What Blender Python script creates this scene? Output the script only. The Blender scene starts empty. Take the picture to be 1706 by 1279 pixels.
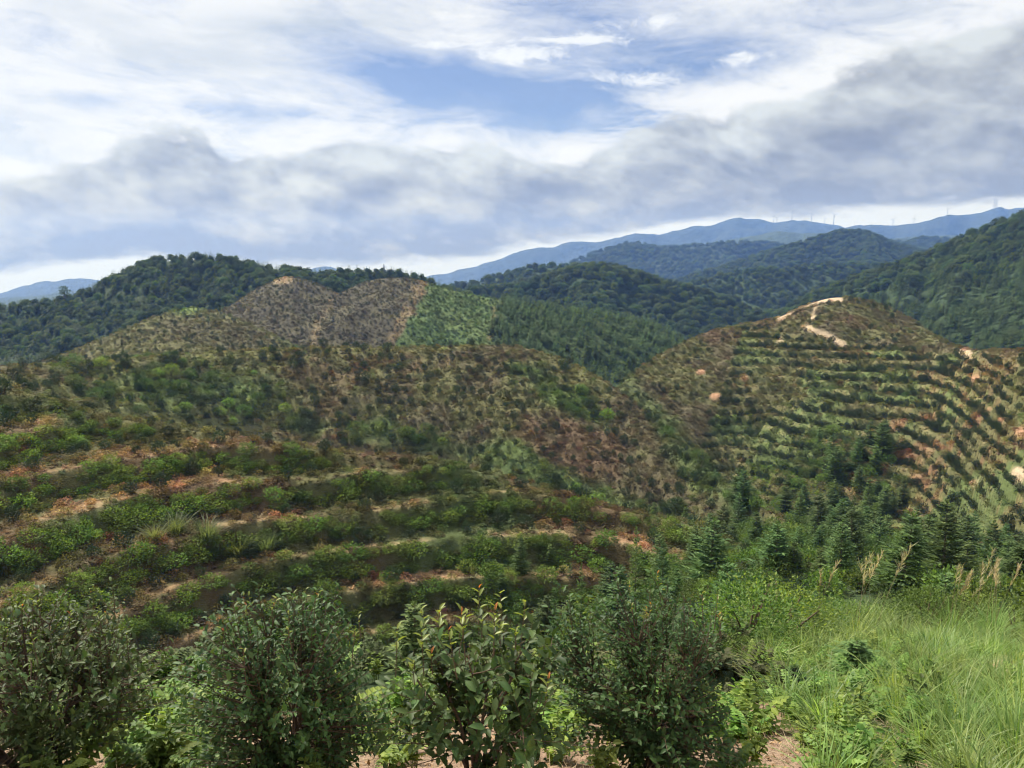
import bpy, math, random
import numpy as np
from mathutils import Vector, Matrix, Euler

rng = np.random.default_rng(11)
random.seed(11)
R = math.radians
scene = bpy.context.scene
COL = scene.collection

# ------------------------------------------------------------------ camera
FPX, CU, CV, HOR = 1289.0, 853.0, 639.5, 470.0          # photograph: focal length, centre and eye level in its pixels
PITCH = math.atan((CV - HOR) / FPX)
cam_d = bpy.data.cameras.new('camera')
cam_d.sensor_width = 36.0
cam_d.lens = 36.0 * FPX / 1706.0
cam_d.clip_start = 0.05
cam_d.clip_end = 60000.0
cam = bpy.data.objects.new('camera', cam_d)
cam.rotation_euler = (math.pi / 2 - PITCH, 0, 0)
COL.objects.link(cam)
scene.camera = cam

# ------------------------------------------------------------------ render look
scene.view_settings.view_transform = 'Standard'
scene.view_settings.look = 'None'
scene.view_settings.exposure = 0.7
scene.view_settings.gamma = 1.0
scene.cycles.use_denoising = True
scene.cycles.denoiser = 'OPENIMAGEDENOISE'
scene.cycles.denoising_input_passes = 'RGB'
scene.cycles.sampling_pattern = 'BLUE_NOISE'
scene.cycles.use_adaptive_sampling = False
scene.cycles.filter_width = 1.2
scene.cycles.max_bounces = 4
scene.cycles.diffuse_bounces = 2
scene.cycles.glossy_bounces = 1
scene.cycles.transmission_bounces = 3
scene.cycles.transparent_max_bounces = 4
scene.cycles.volume_bounces = 1
scene.cycles.sample_clamp_indirect = 4.0

# ------------------------------------------------------------------ sun and sky
SUN_EL, SUN_AZ = R(50), R(-38)                            # azimuth from straight ahead, negative to the left
sun_dir = Vector((math.sin(SUN_AZ) * math.cos(SUN_EL), math.cos(SUN_AZ) * math.cos(SUN_EL), math.sin(SUN_EL)))
sun_l = bpy.data.lights.new('sun', 'SUN')
sun_l.energy = 4.8
sun_l.angle = R(7)
sun_l.color = (1.0, 0.95, 0.87)
sun_o = bpy.data.objects.new('sun', sun_l)
sun_o.rotation_euler = sun_dir.to_track_quat('Z', 'Y').to_euler()
sun_o.location = (0, 0, 300)
COL.objects.link(sun_o)

world = bpy.data.worlds.new('World')
scene.world = world
world.use_nodes = True


class NG:
    """tiny helper for writing node trees as expressions"""
    def __init__(self, tree):
        self.t = tree
        tree.nodes.clear()

    def n(self, typ, **kw):
        nd = self.t.nodes.new(typ)
        for k, v in kw.items():
            setattr(nd, k, v)
        return nd

    def put(self, sock, val):
        if hasattr(val, 'is_output'):
            self.t.links.new(val, sock)
        elif isinstance(val, (tuple, list)) and len(val) == 3 and sock.type == 'RGBA':
            sock.default_value = (*val, 1.0)
        else:
            sock.default_value = val

    def m(self, op, a, b=0.0, c=None, clamp=False):
        nd = self.n('ShaderNodeMath', operation=op, use_clamp=clamp)
        self.put(nd.inputs[0], a)
        self.put(nd.inputs[1], b)
        if c is not None:
            self.put(nd.inputs[2], c)
        return nd.outputs[0]

    def step(self, x, a, b):
        nd = self.n('ShaderNodeMapRange', interpolation_type='SMOOTHSTEP')
        self.put(nd.inputs['Value'], x)
        self.put(nd.inputs['From Min'], a)
        self.put(nd.inputs['From Max'], b)
        return nd.outputs[0]

    def mix(self, f, a, b, blend='MIX'):
        nd = self.n('ShaderNodeMix', data_type='RGBA', blend_type=blend)
        self.put(nd.inputs[0], f)
        self.put(nd.inputs[6], a)
        self.put(nd.inputs[7], b)
        return nd.outputs[2]

    def noise(self, vec, scale, detail=6, rough=0.55, lac=2.0, dist=0.0):
        nd = self.n('ShaderNodeTexNoise')
        if vec is not None:
            self.put(nd.inputs['Vector'], vec)
        nd.inputs['Scale'].default_value = scale
        nd.inputs['Detail'].default_value = detail
        nd.inputs['Roughness'].default_value = rough
        nd.inputs['Lacunarity'].default_value = lac
        nd.inputs['Distortion'].default_value = dist
        return nd.outputs[0]

    def xyz(self, x, y, z=0.0):
        nd = self.n('ShaderNodeCombineXYZ')
        for i, v in enumerate((x, y, z)):
            self.put(nd.inputs[i], v)
        return nd.outputs[0]

    def curve(self, x, pts):
        nd = self.n('ShaderNodeFloatCurve')
        cm = nd.mapping
        cm.extend = 'HORIZONTAL'
        c = cm.curves[0]
        while len(c.points) < len(pts):
            c.points.new(0.5, 0.5)
        for p, (px, py) in zip(c.points, pts):
            p.location = (px, py)
            p.handle_type = 'AUTO_CLAMPED'
        cm.update()
        self.put(nd.inputs['Value'], x)
        return nd.outputs[0]


def sky_angles(u, v):
    """photograph pixel -> azimuth and elevation in degrees"""
    a, b = (u - CU) / FPX, (CV - v) / FPX
    y = math.cos(PITCH) + b * math.sin(PITCH)
    z = -math.sin(PITCH) + b * math.cos(PITCH)
    return math.degrees(math.atan2(a, y)), math.degrees(math.atan2(z, math.hypot(a, y)))


def build_sky():
    g = NG(world.node_tree)
    tc = g.n('ShaderNodeTexCoord').outputs['Generated']
    sep = g.n('ShaderNodeSeparateXYZ')
    g.put(sep.inputs[0], tc)
    X, Y, Z = sep.outputs
    az = g.m('MULTIPLY', g.m('ARCTAN2', X, Y), 57.29578)
    el = g.m('MULTIPLY', g.m('ARCSINE', Z), 57.29578)
    az10 = g.m('MULTIPLY', az, 0.1)
    el10 = g.m('MULTIPLY', el, 0.1)

    def P(sx, sy, ox=0.0, shear=0.0):
        e = g.m('ADD', g.m('MULTIPLY', el10, sy), g.m('MULTIPLY', az10, shear))
        return g.xyz(g.m('ADD', g.m('MULTIPLY', az10, sx), ox), e, 0.0)

    sky = g.n('ShaderNodeTexSky', sky_type='NISHITA')
    sky.sun_disc = False
    sky.sun_elevation = SUN_EL
    sky.sun_rotation = SUN_AZ
    sky.altitude = 400
    sky.air_density = 1.0
    sky.dust_density = 0.6
    sky.ozone_density = 2.5
    blue = g.mix(1.0, sky.outputs[0], (0.060, 0.067, 0.086), 'MULTIPLY')

    # --- high thin cloud: a streaked veil with one large opening
    n_big = g.noise(P(0.55, 1.15, 3.1, 0.12), 1.0, 4, 0.55, 2.1, 0.35)
    n_str = g.noise(P(1.1, 4.0, 7.7, 0.30), 1.0, 7, 0.63, 2.1, 0.6)
    n_fine = g.noise(P(2.6, 8.0, 1.3, 0.6), 1.0, 5, 0.64, 2.2, 0.4)

    def blob(u, v, ru, rv, tilt=0.0):
        a0, e0 = sky_angles(u, v)
        da = g.m('DIVIDE', g.m('SUBTRACT', az, a0), ru * 0.040)
        de = g.m('DIVIDE', g.m('SUBTRACT', g.m('SUBTRACT', el, e0), g.m('MULTIPLY', g.m('SUBTRACT', az, a0), tilt)), rv * 0.040)
        r2 = g.m('ADD', g.m('MULTIPLY', da, da), g.m('MULTIPLY', de, de))
        return g.m('POWER', 2.718, g.m('MULTIPLY', r2, -1.0))

    def add(*xs):
        o = xs[0]
        for x in xs[1:]:
            o = g.m('ADD', o, x)
        return o

    def mul(*xs):
        o = xs[0]
        for x in xs[1:]:
            o = g.m('MULTIPLY', o, x)
        return o

    hole = add(blob(760, 150, 270, 60, -0.08), mul(blob(960, 20, 180, 60, -0.1), 0.75), mul(blob(1000, 205, 240, 40, -0.12), 0.85),
               mul(blob(1130, 120, 190, 45, 0.05), 0.55), mul(blob(190, 172, 100, 14), 0.55), mul(blob(500, 190, 170, 14), 0.45), mul(blob(1260, 60, 200, 40, 0.1), 0.25))
    tex = add(mul(n_big, 0.45), mul(n_str, 0.75), mul(n_fine, 0.35))
    veil = g.m('SUBTRACT', add(mul(g.m('SUBTRACT', tex, 0.775), 1.9), 1.02), mul(hole, 1.02))
    veil = g.m('MAXIMUM', g.m('MINIMUM', veil, 1.0), 0.12)
    shade = g.step(g.noise(P(0.8, 2.4, 12.4, 0.15), 1.0, 4, 0.58, 2.0, 0.4), 0.42, 0.68)
    grey_hi = add(mul(blob(500, 42, 150, 20, 0.05), 0.70), mul(blob(330, 95, 170, 25, 0.05), 0.25), mul(shade, 0.50))
    veil_col = g.mix(g.m('MINIMUM', grey_hi, 1.0), (0.92, 0.94, 0.96), (0.59, 0.65, 0.73))
    col = g.mix(veil, blue, veil_col)

    # --- small white puffs in the opening
    n_puff = g.noise(P(4.2, 9.5, 5.0, 0.4), 1.0, 6, 0.66, 2.1, 0.7)
    puff = add(blob(860, 92, 100, 15), blob(990, 66, 80, 11), mul(blob(740, 74, 80, 7, 0.05), 0.8), mul(blob(1240, 96, 50, 13), 0.9), mul(blob(1075, 36, 80, 14), 0.8),
               mul(blob(1070, 130, 110, 16, -0.05), 0.75), mul(blob(900, 66, 60, 6), 0.6))
    pf = g.step(add(puff, mul(g.m('SUBTRACT', n_puff, 0.5), 3.0)), 0.25, 1.15)
    pf = mul(pf, g.m('MINIMUM', mul(puff, 2.2), 1.0))
    col = g.mix(mul(pf, 0.9), col, (0.97, 1.0, 1.03))

    # --- the low grey bank, its top rising to the right
    x01 = g.m('ADD', g.m('DIVIDE', az, 120.0), 0.5)

    def edge(pts):
        out = []
        for (u, v) in pts:
            a0, e0 = sky_angles(u, v)
            out.append((a0 / 120.0 + 0.5, e0 / 30.0))
        return g.m('MULTIPLY', g.curve(x01, out), 30.0)

    top = edge([(-250, 310), (40, 292), (150, 262), (230, 225), (310, 208), (390, 238), (470, 244), (560, 236), (640, 248), (740, 240), (880, 260), (1010, 240), (1080, 198),
                (1190, 185), (1320, 165), (1400, 110), (1500, 78), (1706, 25), (1950, 15)])
    bot = edge([(-250, 474), (0, 458), (130, 437), (250, 426), (420, 442), (600, 442), (740, 433), (900, 405), (1100, 382), (1300, 361), (1500, 346), (1706, 334), (1950, 322)])

    def bank_noise(da, de, det=7):
        x = add(mul(az10, 1.45), 21.0 + da)
        y = add(mul(el10, 2.6), mul(az10, 0.35), de)
        return g.noise(g.xyz(x, y, 0.0), 1.0, det, 0.55, 2.05, 0.12)

    n_b1 = bank_noise(0.0, 0.0)
    n_b1a = bank_noise(0.0, 0.0, 4)
    n_b1s = bank_noise(-0.14, 0.26, 4)
    n_b2 = g.noise(P(0.8, 1.7, 31.0, -0.15), 1.0, 3, 0.55, 2.0, 0.3)
    wob = add(mul(g.m('SUBTRACT', n_b1, 0.5), 5.2), mul(g.m('SUBTRACT', n_b2, 0.5), 3.0))
    above = add(g.m('SUBTRACT', top, el), wob)                 # >0 inside, below the top edge
    rim = mul(g.step(above, -3.4, -0.2), g.step(n_str, 0.32, 0.60))
    col = g.mix(mul(rim, 0.8), col, (0.97, 0.98, 0.99))
    mask_t = g.step(above, -0.10, 0.70)
    n_low = g.noise(P(1.8, 6.0, 41.0, 0.25), 1.0, 5, 0.58, 2.1, 0.35)
    mask_b = g.step(add(g.m('SUBTRACT', el, bot), mul(g.m('SUBTRACT', n_low, 0.5), 2.2)), -0.35, 0.65)
    low_col = g.mix(g.step(add(el, mul(n_low, 1.5)), -0.5, 2.4), (0.78, 0.80, 0.78), (0.80, 0.82, 0.80))
    col = g.mix(g.step(g.m('SUBTRACT', bot, el), -1.2, 0.6), col, low_col)
    depth = g.m('DIVIDE', g.m('SUBTRACT', el, bot), g.m('MAXIMUM', g.m('SUBTRACT', top, bot), 0.5))
    lit = mul(g.m('SUBTRACT', n_b1a, n_b1s), 1.9)
    bil = add(lit, mul(g.m('SUBTRACT', n_b1, 0.5), 0.55), mul(g.m('SUBTRACT', n_b2, 0.5), 0.45))
    tone = add(mul(g.m('MINIMUM', depth, 1.1), 0.82), 0.0, bil)
    ramp = g.n('ShaderNodeValToRGB')
    cr = ramp.color_ramp
    cr.interpolation = 'B_SPLINE'
    cr.elements[0].position = 0.0
    cr.elements[0].color = (0.200, 0.198, 0.205, 1)
    cr.elements[1].position = 1.0
    cr.elements[1].color = (0.74, 0.76, 0.79, 1)
    for p, c in ((0.22, (0.290, 0.290, 0.300, 1)), (0.48, (0.415, 0.42, 0.435, 1)), (0.74, (0.57, 0.58, 0.595, 1))):
        e = cr.elements.new(p)
        e.color = c
    g.put(ramp.inputs[0], tone)
    bank_col = g.mix(1.0, ramp.outputs[0], g.mix(g.step(el, 1.5, 9.5), (1.15, 1.05, 0.66), (1.01, 1.04, 1.00)), 'MULTIPLY')
    col = g.mix(mul(mask_t, mask_b, 0.97), col, bank_col)
    # towards and below the eye level the air goes on as the pale gap
    col = g.mix(g.step(el, 0.0, -3.0), col, (0.80, 0.86, 0.98))
    bg = g.n('ShaderNodeBackground')
    g.put(bg.inputs['Color'], col)
    bg.inputs['Strength'].default_value = 0.605
    out = g.n('ShaderNodeOutputWorld')
    g.t.links.new(bg.outputs[0], out.inputs['Surface'])


build_sky()
world.cycles.sampling_method = 'MANUAL'
world.cycles.sample_map_resolution = 512

# ------------------------------------------------------------------ geometry helpers
def unproj(u, v):
    a, b = (np.asarray(u, float) - CU) / FPX, (CV - np.asarray(v, float)) / FPX
    y = math.cos(PITCH) + b * math.sin(PITCH)
    z = -math.sin(PITCH) + b * math.cos(PITCH)
    return a / y, z / y


def at(u, v, d):
    s, t = unproj(u, v)
    return np.array([s * d, d, t * d])


def to_uv(x, y, z):
    x, y, z = (np.asarray(q, float) for q in (x, y, z))
    c = y * math.cos(PITCH) - z * math.sin(PITCH)
    b = y * math.sin(PITCH) + z * math.cos(PITCH)
    return CU + FPX * x / c, CV - FPX * b / c


def _hash(ix, iy, seed):
    h = (ix.astype(np.int64) * 374761393 + iy.astype(np.int64) * 668265263 + seed * 1442695041) & 0xFFFFFFFF
    h = ((h ^ (h >> 13)) * 1274126177) & 0xFFFFFFFF
    return ((h ^ (h >> 16)) & 0xFFFF) / 65535.0


def vnoise(x, y, seed=0):
    x, y = np.asarray(x, float), np.asarray(y, float)
    ix, iy = np.floor(x), np.floor(y)
    fx, fy = x - ix, y - iy
    fx, fy = fx * fx * fx * (fx * (fx * 6 - 15) + 10), fy * fy * fy * (fy * (fy * 6 - 15) + 10)
    a, b = _hash(ix, iy, seed), _hash(ix + 1, iy, seed)
    c, d = _hash(ix, iy + 1, seed), _hash(ix + 1, iy + 1, seed)
    return (a + (b - a) * fx) * (1 - fy) + (c + (d - c) * fx) * fy


def fbm(x, y, scale, octv=4, seed=0):
    s, amp, tot = 0.0, 1.0, 0.0
    for o in range(octv):
        s = s + amp * vnoise(x / scale * 2 ** o + 17.3 * o, y / scale * 2 ** o - 9.1 * o, seed + o)
        tot += amp
        amp *= 0.5
    return s / tot


def sstep(x, a, b):
    t = np.clip((x - a) / (b - a), 0, 1)
    return t * t * (3 - 2 * t)


def mesh_np(name, verts, faces, mat=None, smooth=False):
    verts = np.ascontiguousarray(verts, np.float32)
    faces = np.ascontiguousarray(faces, np.int32)
    me = bpy.data.meshes.new(name)
    k = faces.shape[1]
    me.vertices.add(len(verts))
    me.vertices.foreach_set('co', verts.ravel())
    me.loops.add(faces.size)
    me.loops.foreach_set('vertex_index', faces.ravel())
    me.polygons.add(len(faces))
    me.polygons.foreach_set('loop_start', np.arange(0, faces.size, k, dtype=np.int32))
    try:
        me.polygons.foreach_set('loop_total', np.full(len(faces), k, np.int32))
    except Exception:
        pass
    me.polygons.foreach_set('use_smooth', np.full(len(faces), smooth))
    me.update(calc_edges=True)
    if mat is not None:
        me.materials.append(mat)
    return me


def obj(name, me, parent=None, loc=None, label=None, cat=None, group=None, kind=None):
    o = bpy.data.objects.new(name, me)
    COL.objects.link(o)
    if loc is not None:
        o.location = loc
    if parent is not None:
        o.parent = parent
    for k, v in (('label', label), ('category', cat), ('group', group), ('kind', kind)):
        if v:
            o[k] = v
    return o


def unit(v):
    return v / np.maximum(np.linalg.norm(v, axis=-1, keepdims=True), 1e-9)


# leaf outlines: x along the leaf, y across, z lift; triangles
LEAF4 = (np.array([[0, 0, 0], [.45, .5, .06], [1, 0, -.05], [.45, -.5, .06]]), np.array([[0, 1, 2], [0, 2, 3]]))
LEAF8 = (np.array([[0, 0, 0], [.28, .42, .10], [.66, .40, .08], [1, 0, -.10], [.66, -.40, .08], [.28, -.42, .10], [.30, 0, .0], [.68, 0, -.02]]),
         np.array([[0, 6, 1], [6, 7, 2], [6, 2, 1], [7, 3, 2], [0, 5, 6], [6, 5, 4], [6, 4, 7], [7, 4, 3]]))
STRIP = (np.array([[0, .5, 0], [0, -.5, 0], [.5, .42, .03], [.5, -.42, .03], [1, 0, 0]]), np.array([[0, 1, 3], [0, 3, 2], [2, 3, 4]]))


def leaf_frames(d, n):
    x = unit(d)
    y = unit(np.cross(n, x))
    z = np.cross(x, y)
    return x, y, z


def leaves(shape, pos, d, n, length, width):
    """one leaf per row -> verts, tris"""
    V, F = shape
    x, y, z = leaf_frames(d, n)
    L = np.asarray(length)[:, None, None]
    W = np.asarray(width)[:, None, None]
    v = pos[:, None, :] + x[:, None, :] * V[None, :, 0:1] * L + y[:, None, :] * V[None, :, 1:2] * W + z[:, None, :] * V[None, :, 2:3] * L
    f = F[None] + (np.arange(len(pos)) * len(V))[:, None, None]
    return v.reshape(-1, 3), f.reshape(-1, 3)


def tubes(lines, sides=5):
    """lines: list of (points Nx3, radii N)"""
    vs, fs, off = [], [], 0
    for p, r in lines:
        p = np.asarray(p, float)
        r = np.asarray(r, float)
        t = unit(np.gradient(p, axis=0))
        ref = np.array([0.31, 0.17, 0.93]) if abs(t[0] @ np.array([0.31, 0.17, 0.93])) < 0.95 else np.array([1., 0, 0])
        a = unit(np.cross(t, ref))
        b = np.cross(t, a)
        ang = np.arange(sides) / sides * 2 * np.pi
        ring = p[:, None] + r[:, None, None] * (np.cos(ang)[None, :, None] * a[:, None] + np.sin(ang)[None, :, None] * b[:, None])
        vs.append(ring.reshape(-1, 3))
        for i in range(len(p) - 1):
            for j in range(sides):
                q0, q1 = off + i * sides + j, off + i * sides + (j + 1) % sides
                fs += [(q0, q1, q1 + sides), (q0, q1 + sides, q0 + sides)]
        off += len(p) * sides
    return np.concatenate(vs), np.array(fs)


def join(*parts):
    vs, fs, off = [], [], 0
    for v, f in parts:
        vs.append(v)
        fs.append(np.asarray(f) + off)
        off += len(v)
    return np.concatenate(vs), np.concatenate(fs)


def sph(n):
    z = rng.uniform(-1, 1, n)
    a = rng.uniform(0, 2 * np.pi, n)
    q = np.sqrt(1 - z * z)
    return np.stack([q * np.cos(a), q * np.sin(a), z], 1)


# ------------------------------------------------------------------ materials
def leaf_mat(name, dark, light, rough=0.5, trans=0.3, tint=False, var=0.35, spec=0.35):
    m = bpy.data.materials.new(name)
    m.use_nodes = True
    g = NG(m.node_tree)
    isl = g.n('ShaderNodeNewGeometry').outputs['Random Per Island']
    rnd = g.n('ShaderNodeObjectInfo').outputs['Random']
    c = g.mix(isl, dark, light)
    if tint:
        at_ = g.n('ShaderNodeAttribute', attribute_type='INSTANCER', attribute_name='tint')
        c = g.mix(1.0, c, at_.outputs['Color'], 'MULTIPLY')
    hsv = g.n('ShaderNodeHueSaturation')
    g.put(hsv.inputs['Color'], c)
    g.put(hsv.inputs['Value'], g.m('ADD', g.m('MULTIPLY', rnd, var * 2), 1 - var))
    g.put(hsv.inputs['Hue'], g.m('ADD', g.m('MULTIPLY', g.m('FRACT', g.m('MULTIPLY', rnd, 7.31)), 0.05), 0.475))
    c = hsv.outputs[0]
    p = g.n('ShaderNodeBsdfPrincipled')
    g.put(p.inputs['Base Color'], c)
    p.inputs['Roughness'].default_value = rough
    p.inputs['Specular IOR Level'].default_value = spec
    tr = g.n('ShaderNodeBsdfTranslucent')
    g.put(tr.inputs['Color'], g.mix(1.0, c, (1.5, 1.5, 0.8), 'MULTIPLY'))
    mx = g.n('ShaderNodeMixShader')
    mx.inputs[0].default_value = trans
    g.t.links.new(p.outputs[0], mx.inputs[1])
    g.t.links.new(tr.outputs[0], mx.inputs[2])
    out = g.n('ShaderNodeOutputMaterial')
    g.t.links.new(mx.outputs[0], out.inputs['Surface'])
    return m


def plain_mat(name, c1, c2, scale=8.0, rough=0.85, bump=0.3):
    m = bpy.data.materials.new(name)
    m.use_nodes = True
    g = NG(m.node_tree)
    tc = g.n('ShaderNodeTexCoord').outputs['Object']
    nz = g.noise(tc, scale, 6, 0.6)
    p = g.n('ShaderNodeBsdfPrincipled')
    g.put(p.inputs['Base Color'], g.mix(g.step(nz, 0.3, 0.7), c1, c2))
    p.inputs['Roughness'].default_value = rough
    b = g.n('ShaderNodeBump')
    b.inputs['Strength'].default_value = bump
    g.put(b.inputs['Height'], nz)
    g.t.links.new(b.outputs[0], p.inputs['Normal'])
    out = g.n('ShaderNodeOutputMaterial')
    g.t.links.new(p.outputs[0], out.inputs['Surface'])
    return m


def ground_mat(name, attr=True, base=(0.05, 0.06, 0.03), bscale=1.5, bdist=0.5):
    m = bpy.data.materials.new(name)
    m.use_nodes = True
    g = NG(m.node_tree)
    pos = g.n('ShaderNodeNewGeometry').outputs['Position']
    n1 = g.noise(pos, bscale, 8, 0.65)
    n2 = g.noise(pos, bscale * 6, 5, 0.6)
    c = g.n('ShaderNodeAttribute', attribute_name='cover').outputs['Color'] if attr else base
    f = g.m('ADD', g.m('MULTIPLY', n1, 1.1), g.m('ADD', g.m('MULTIPLY', n2, 0.7), 0.12))
    c = g.mix(1.0, c, g.xyz(f, f, f), 'MULTIPLY')
    p = g.n('ShaderNodeBsdfPrincipled')
    g.put(p.inputs['Base Color'], c)
    p.inputs['Roughness'].default_value = 0.95
    p.inputs['Specular IOR Level'].default_value = 0.1
    b = g.n('ShaderNodeBump')
    b.inputs['Strength'].default_value = 0.9
    b.inputs['Distance'].default_value = bdist
    g.put(b.inputs['Height'], g.m('ADD', n1, g.m('MULTIPLY', n2, 0.3)))
    g.t.links.new(b.outputs[0], p.inputs['Normal'])
    out = g.n('ShaderNodeOutputMaterial')
    g.t.links.new(p.outputs[0], out.inputs['Surface'])
    return m


M = dict(
    bark=plain_mat('bark', (0.09, 0.065, 0.045), (0.17, 0.13, 0.09), 14),
    twig=plain_mat('twig', (0.07, 0.045, 0.03), (0.14, 0.085, 0.05), 30),
    camellia=leaf_mat('camellia_leaf', (0.024, 0.052, 0.015), (0.098, 0.158, 0.044), 0.55, 0.25, var=0.18, spec=0.22),
    shoot=leaf_mat('young_leaf', (0.16, 0.20, 0.035), (0.27, 0.30, 0.06), 0.45, 0.35, var=0.1),
    red=leaf_mat('red_bud', (0.36, 0.10, 0.03), (0.50, 0.20, 0.06), 0.45, 0.35, var=0.1),
    bush=leaf_mat('bush_leaf', (0.014, 0.028, 0.014), (0.050, 0.080, 0.036), 0.55, 0.15, spec=0.2),
    fir=leaf_mat('fir_needle', (0.030, 0.064, 0.020), (0.130, 0.185, 0.062), 0.6, 0.35, spec=0.15),
    fir_light=leaf_mat('light_fir_needle', (0.045, 0.092, 0.028), (0.150, 0.225, 0.075), 0.6, 0.35, spec=0.15),
    forest=leaf_mat('forest_leaf', (0.030, 0.056, 0.020), (0.105, 0.145, 0.048), 0.6, 0.3, var=0.42, spec=0.15),
    shrub=leaf_mat('shrub_leaf', (0.036, 0.076, 0.014), (0.195, 0.285, 0.065), 0.55, 0.35, spec=0.2),
    thicket=leaf_mat('thicket_leaf', (0.028, 0.058, 0.014), (0.115, 0.175, 0.045), 0.55, 0.3, spec=0.2),
    herb=leaf_mat('herb_leaf', (0.08, 0.15, 0.028), (0.24, 0.33, 0.075), 0.5, 0.4, spec=0.2),
    feather=leaf_mat('feathery_leaf', (0.09, 0.12, 0.045), (0.20, 0.23, 0.10), 0.6, 0.35, var=0.2),
    grass=leaf_mat('grass_blade', (0.085, 0.165, 0.030), (0.29, 0.37, 0.11), 0.5, 0.4, var=0.35),
    straw=leaf_mat('straw', (0.22, 0.15, 0.09), (0.46, 0.36, 0.23), 0.7, 0.2, var=0.2),
    plume=leaf_mat('grass_plume', (0.36, 0.29, 0.18), (0.55, 0.47, 0.32), 0.7, 0.35, var=0.2),
    cover=leaf_mat('cover_leaf', (0.38, 0.38, 0.38), (1.75, 1.75, 1.75), 0.7, 0.3, tint=True, var=0.3, spec=0.15),
    ground=ground_mat('hill_ground'),
)

# ------------------------------------------------------------------ terrain: hills given by a crest and a foot line
HILLS = {}


def hill(name, crest, foot, terrace=0.0, back=0.5, bulge=0.35, width=None):
    def line(pts):
        p = np.array(pts, float)
        s, t = unproj(p[:, 0], p[:, 1])
        z = t * p[:, 2]
        ss = np.linspace(s[0], s[-1], 500)
        zz, dd = np.interp(ss, s, z), np.interp(ss, s, p[:, 2])
        ker = np.exp(-0.5 * (np.arange(-12, 13) / 5.0) ** 2)
        ker /= ker.sum()
        sm = lambda q: np.convolve(np.pad(q, 12, mode='reflect', reflect_type='odd'), ker, 'valid')
        return ss, sm(zz), sm(dd)
    HILLS[name] = dict(c=line(crest), f=line(foot), terrace=terrace, back=back, bulge=bulge)


# each point: photograph column, row, and its distance from the camera in metres
hill('near', [(-500, 560, 100), (-300, 590, 88), (0, 640, 82), (150, 690, 79), (300, 715, 78), (450, 738, 76), (560, 757, 77), (700, 766, 78), (850, 800, 77),
              (1000, 848, 73), (1100, 866, 69), (1180, 885, 65), (1250, 930, 60), (1350, 990, 54)],
     [(-500, 1040, 36), (-300, 1040, 39), (0, 1040, 46), (150, 1045, 49), (300, 1050, 53), (450, 1060, 57), (700, 1050, 60), (850, 1040, 61), (1000, 1030, 62), (1200, 1030, 57), (1350, 1050, 50)], terrace=2.3)
hill('mid', [(-500, 575, 165), (-300, 585, 160), (0, 612, 150), (100, 607, 160), (200, 600, 172), (300, 590, 182), (450, 584, 192), (560, 580, 198), (700, 580, 200),
             (850, 575, 200), (920, 592, 195), (1000, 632, 185), (1060, 674, 172), (1110, 730, 155), (1200, 800, 132), (1260, 840, 118), (1330, 890, 100)],
     [(-500, 690, 125), (0, 700, 122), (200, 710, 140), (450, 750, 158), (700, 795, 155), (850, 835, 145), (1000, 885, 135), (1150, 915, 122), (1300, 930, 108)], terrace=2.0)
hill('right', [(1000, 690, 190), (1040, 632, 205), (1100, 592, 225), (1180, 552, 245), (1240, 538, 255), (1290, 532, 262), (1340, 509, 270), (1380, 496, 275), (1420, 496, 277),
               (1470, 507, 277), (1520, 532, 262), (1560, 562, 240), (1600, 582, 205), (1640, 584, 180), (1706, 586, 150), (2000, 600, 125), (2300, 620, 110)],
     [(1000, 770, 165), (1040, 735, 170), (1100, 750, 172), (1200, 835, 162), (1300, 875, 150), (1400, 895, 138), (1500, 930, 125), (1600, 960, 105), (1706, 980, 85), (2000, 1030, 62), (2300, 1060, 55)],
     terrace=1.95)
hill('valley', [(1050, 925, 112), (1150, 910, 118), (1250, 885, 130), (1350, 885, 130), (1450, 905, 118), (1550, 935, 95), (1706, 965, 75), (2000, 1000, 58), (2300, 1030, 50)],
     [(1050, 1060, 40), (1150, 1020, 40), (1300, 1000, 34), (1706, 1005, 30), (2300, 1040, 26)], back=0.3, bulge=0.0)
hill('knoll', [(-500, 690, 245), (-100, 640, 270), (0, 625, 275), (100, 592, 290), (200, 551, 310), (260, 526, 325), (300, 514, 330), (330, 511, 332), (380, 524, 330), (430, 547, 320), (520, 588, 300), (600, 620, 280)],
     [(-500, 760, 220), (0, 660, 230), (300, 630, 250), (600, 660, 240)], terrace=1.8)
hill('brown', [(300, 560, 345), (380, 512, 392), (430, 480, 418), (475, 461, 430), (510, 466, 430), (550, 482, 428), (600, 520, 410), (650, 565, 380), (700, 600, 350)],
     [(300, 640, 300), (700, 650, 300)], bulge=0.5)
hill('plantation', [(460, 590, 370), (510, 550, 380), (540, 515, 395), (570, 487, 415), (610, 468, 428), (640, 463, 430), (680, 464, 432), (720, 474, 432), (760, 486, 436), (820, 497, 440), (850, 503, 442),
                    (900, 510, 446), (1000, 527, 452), (1070, 537, 456), (1110, 552, 450), (1140, 575, 438), (1180, 620, 400)],
     [(460, 650, 310), (700, 620, 330), (900, 640, 325), (1000, 650, 330), (1180, 690, 320)], bulge=0.5)
hill('west_wood', [(-500, 570, 480), (-200, 540, 500), (0, 518, 520), (60, 512, 530), (130, 500, 540), (180, 470, 550), (230, 448, 560), (260, 436, 565), (300, 433, 570), (380, 435, 575), (430, 451, 575),
                   (490, 454, 575), (520, 464, 575), (560, 458, 580), (620, 456, 585), (700, 466, 590), (760, 492, 590), (820, 508, 590), (900, 520, 590)],
     [(-500, 700, 360), (0, 640, 385), (300, 640, 390), (600, 640, 440), (900, 600, 500)], bulge=0.3)
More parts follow.
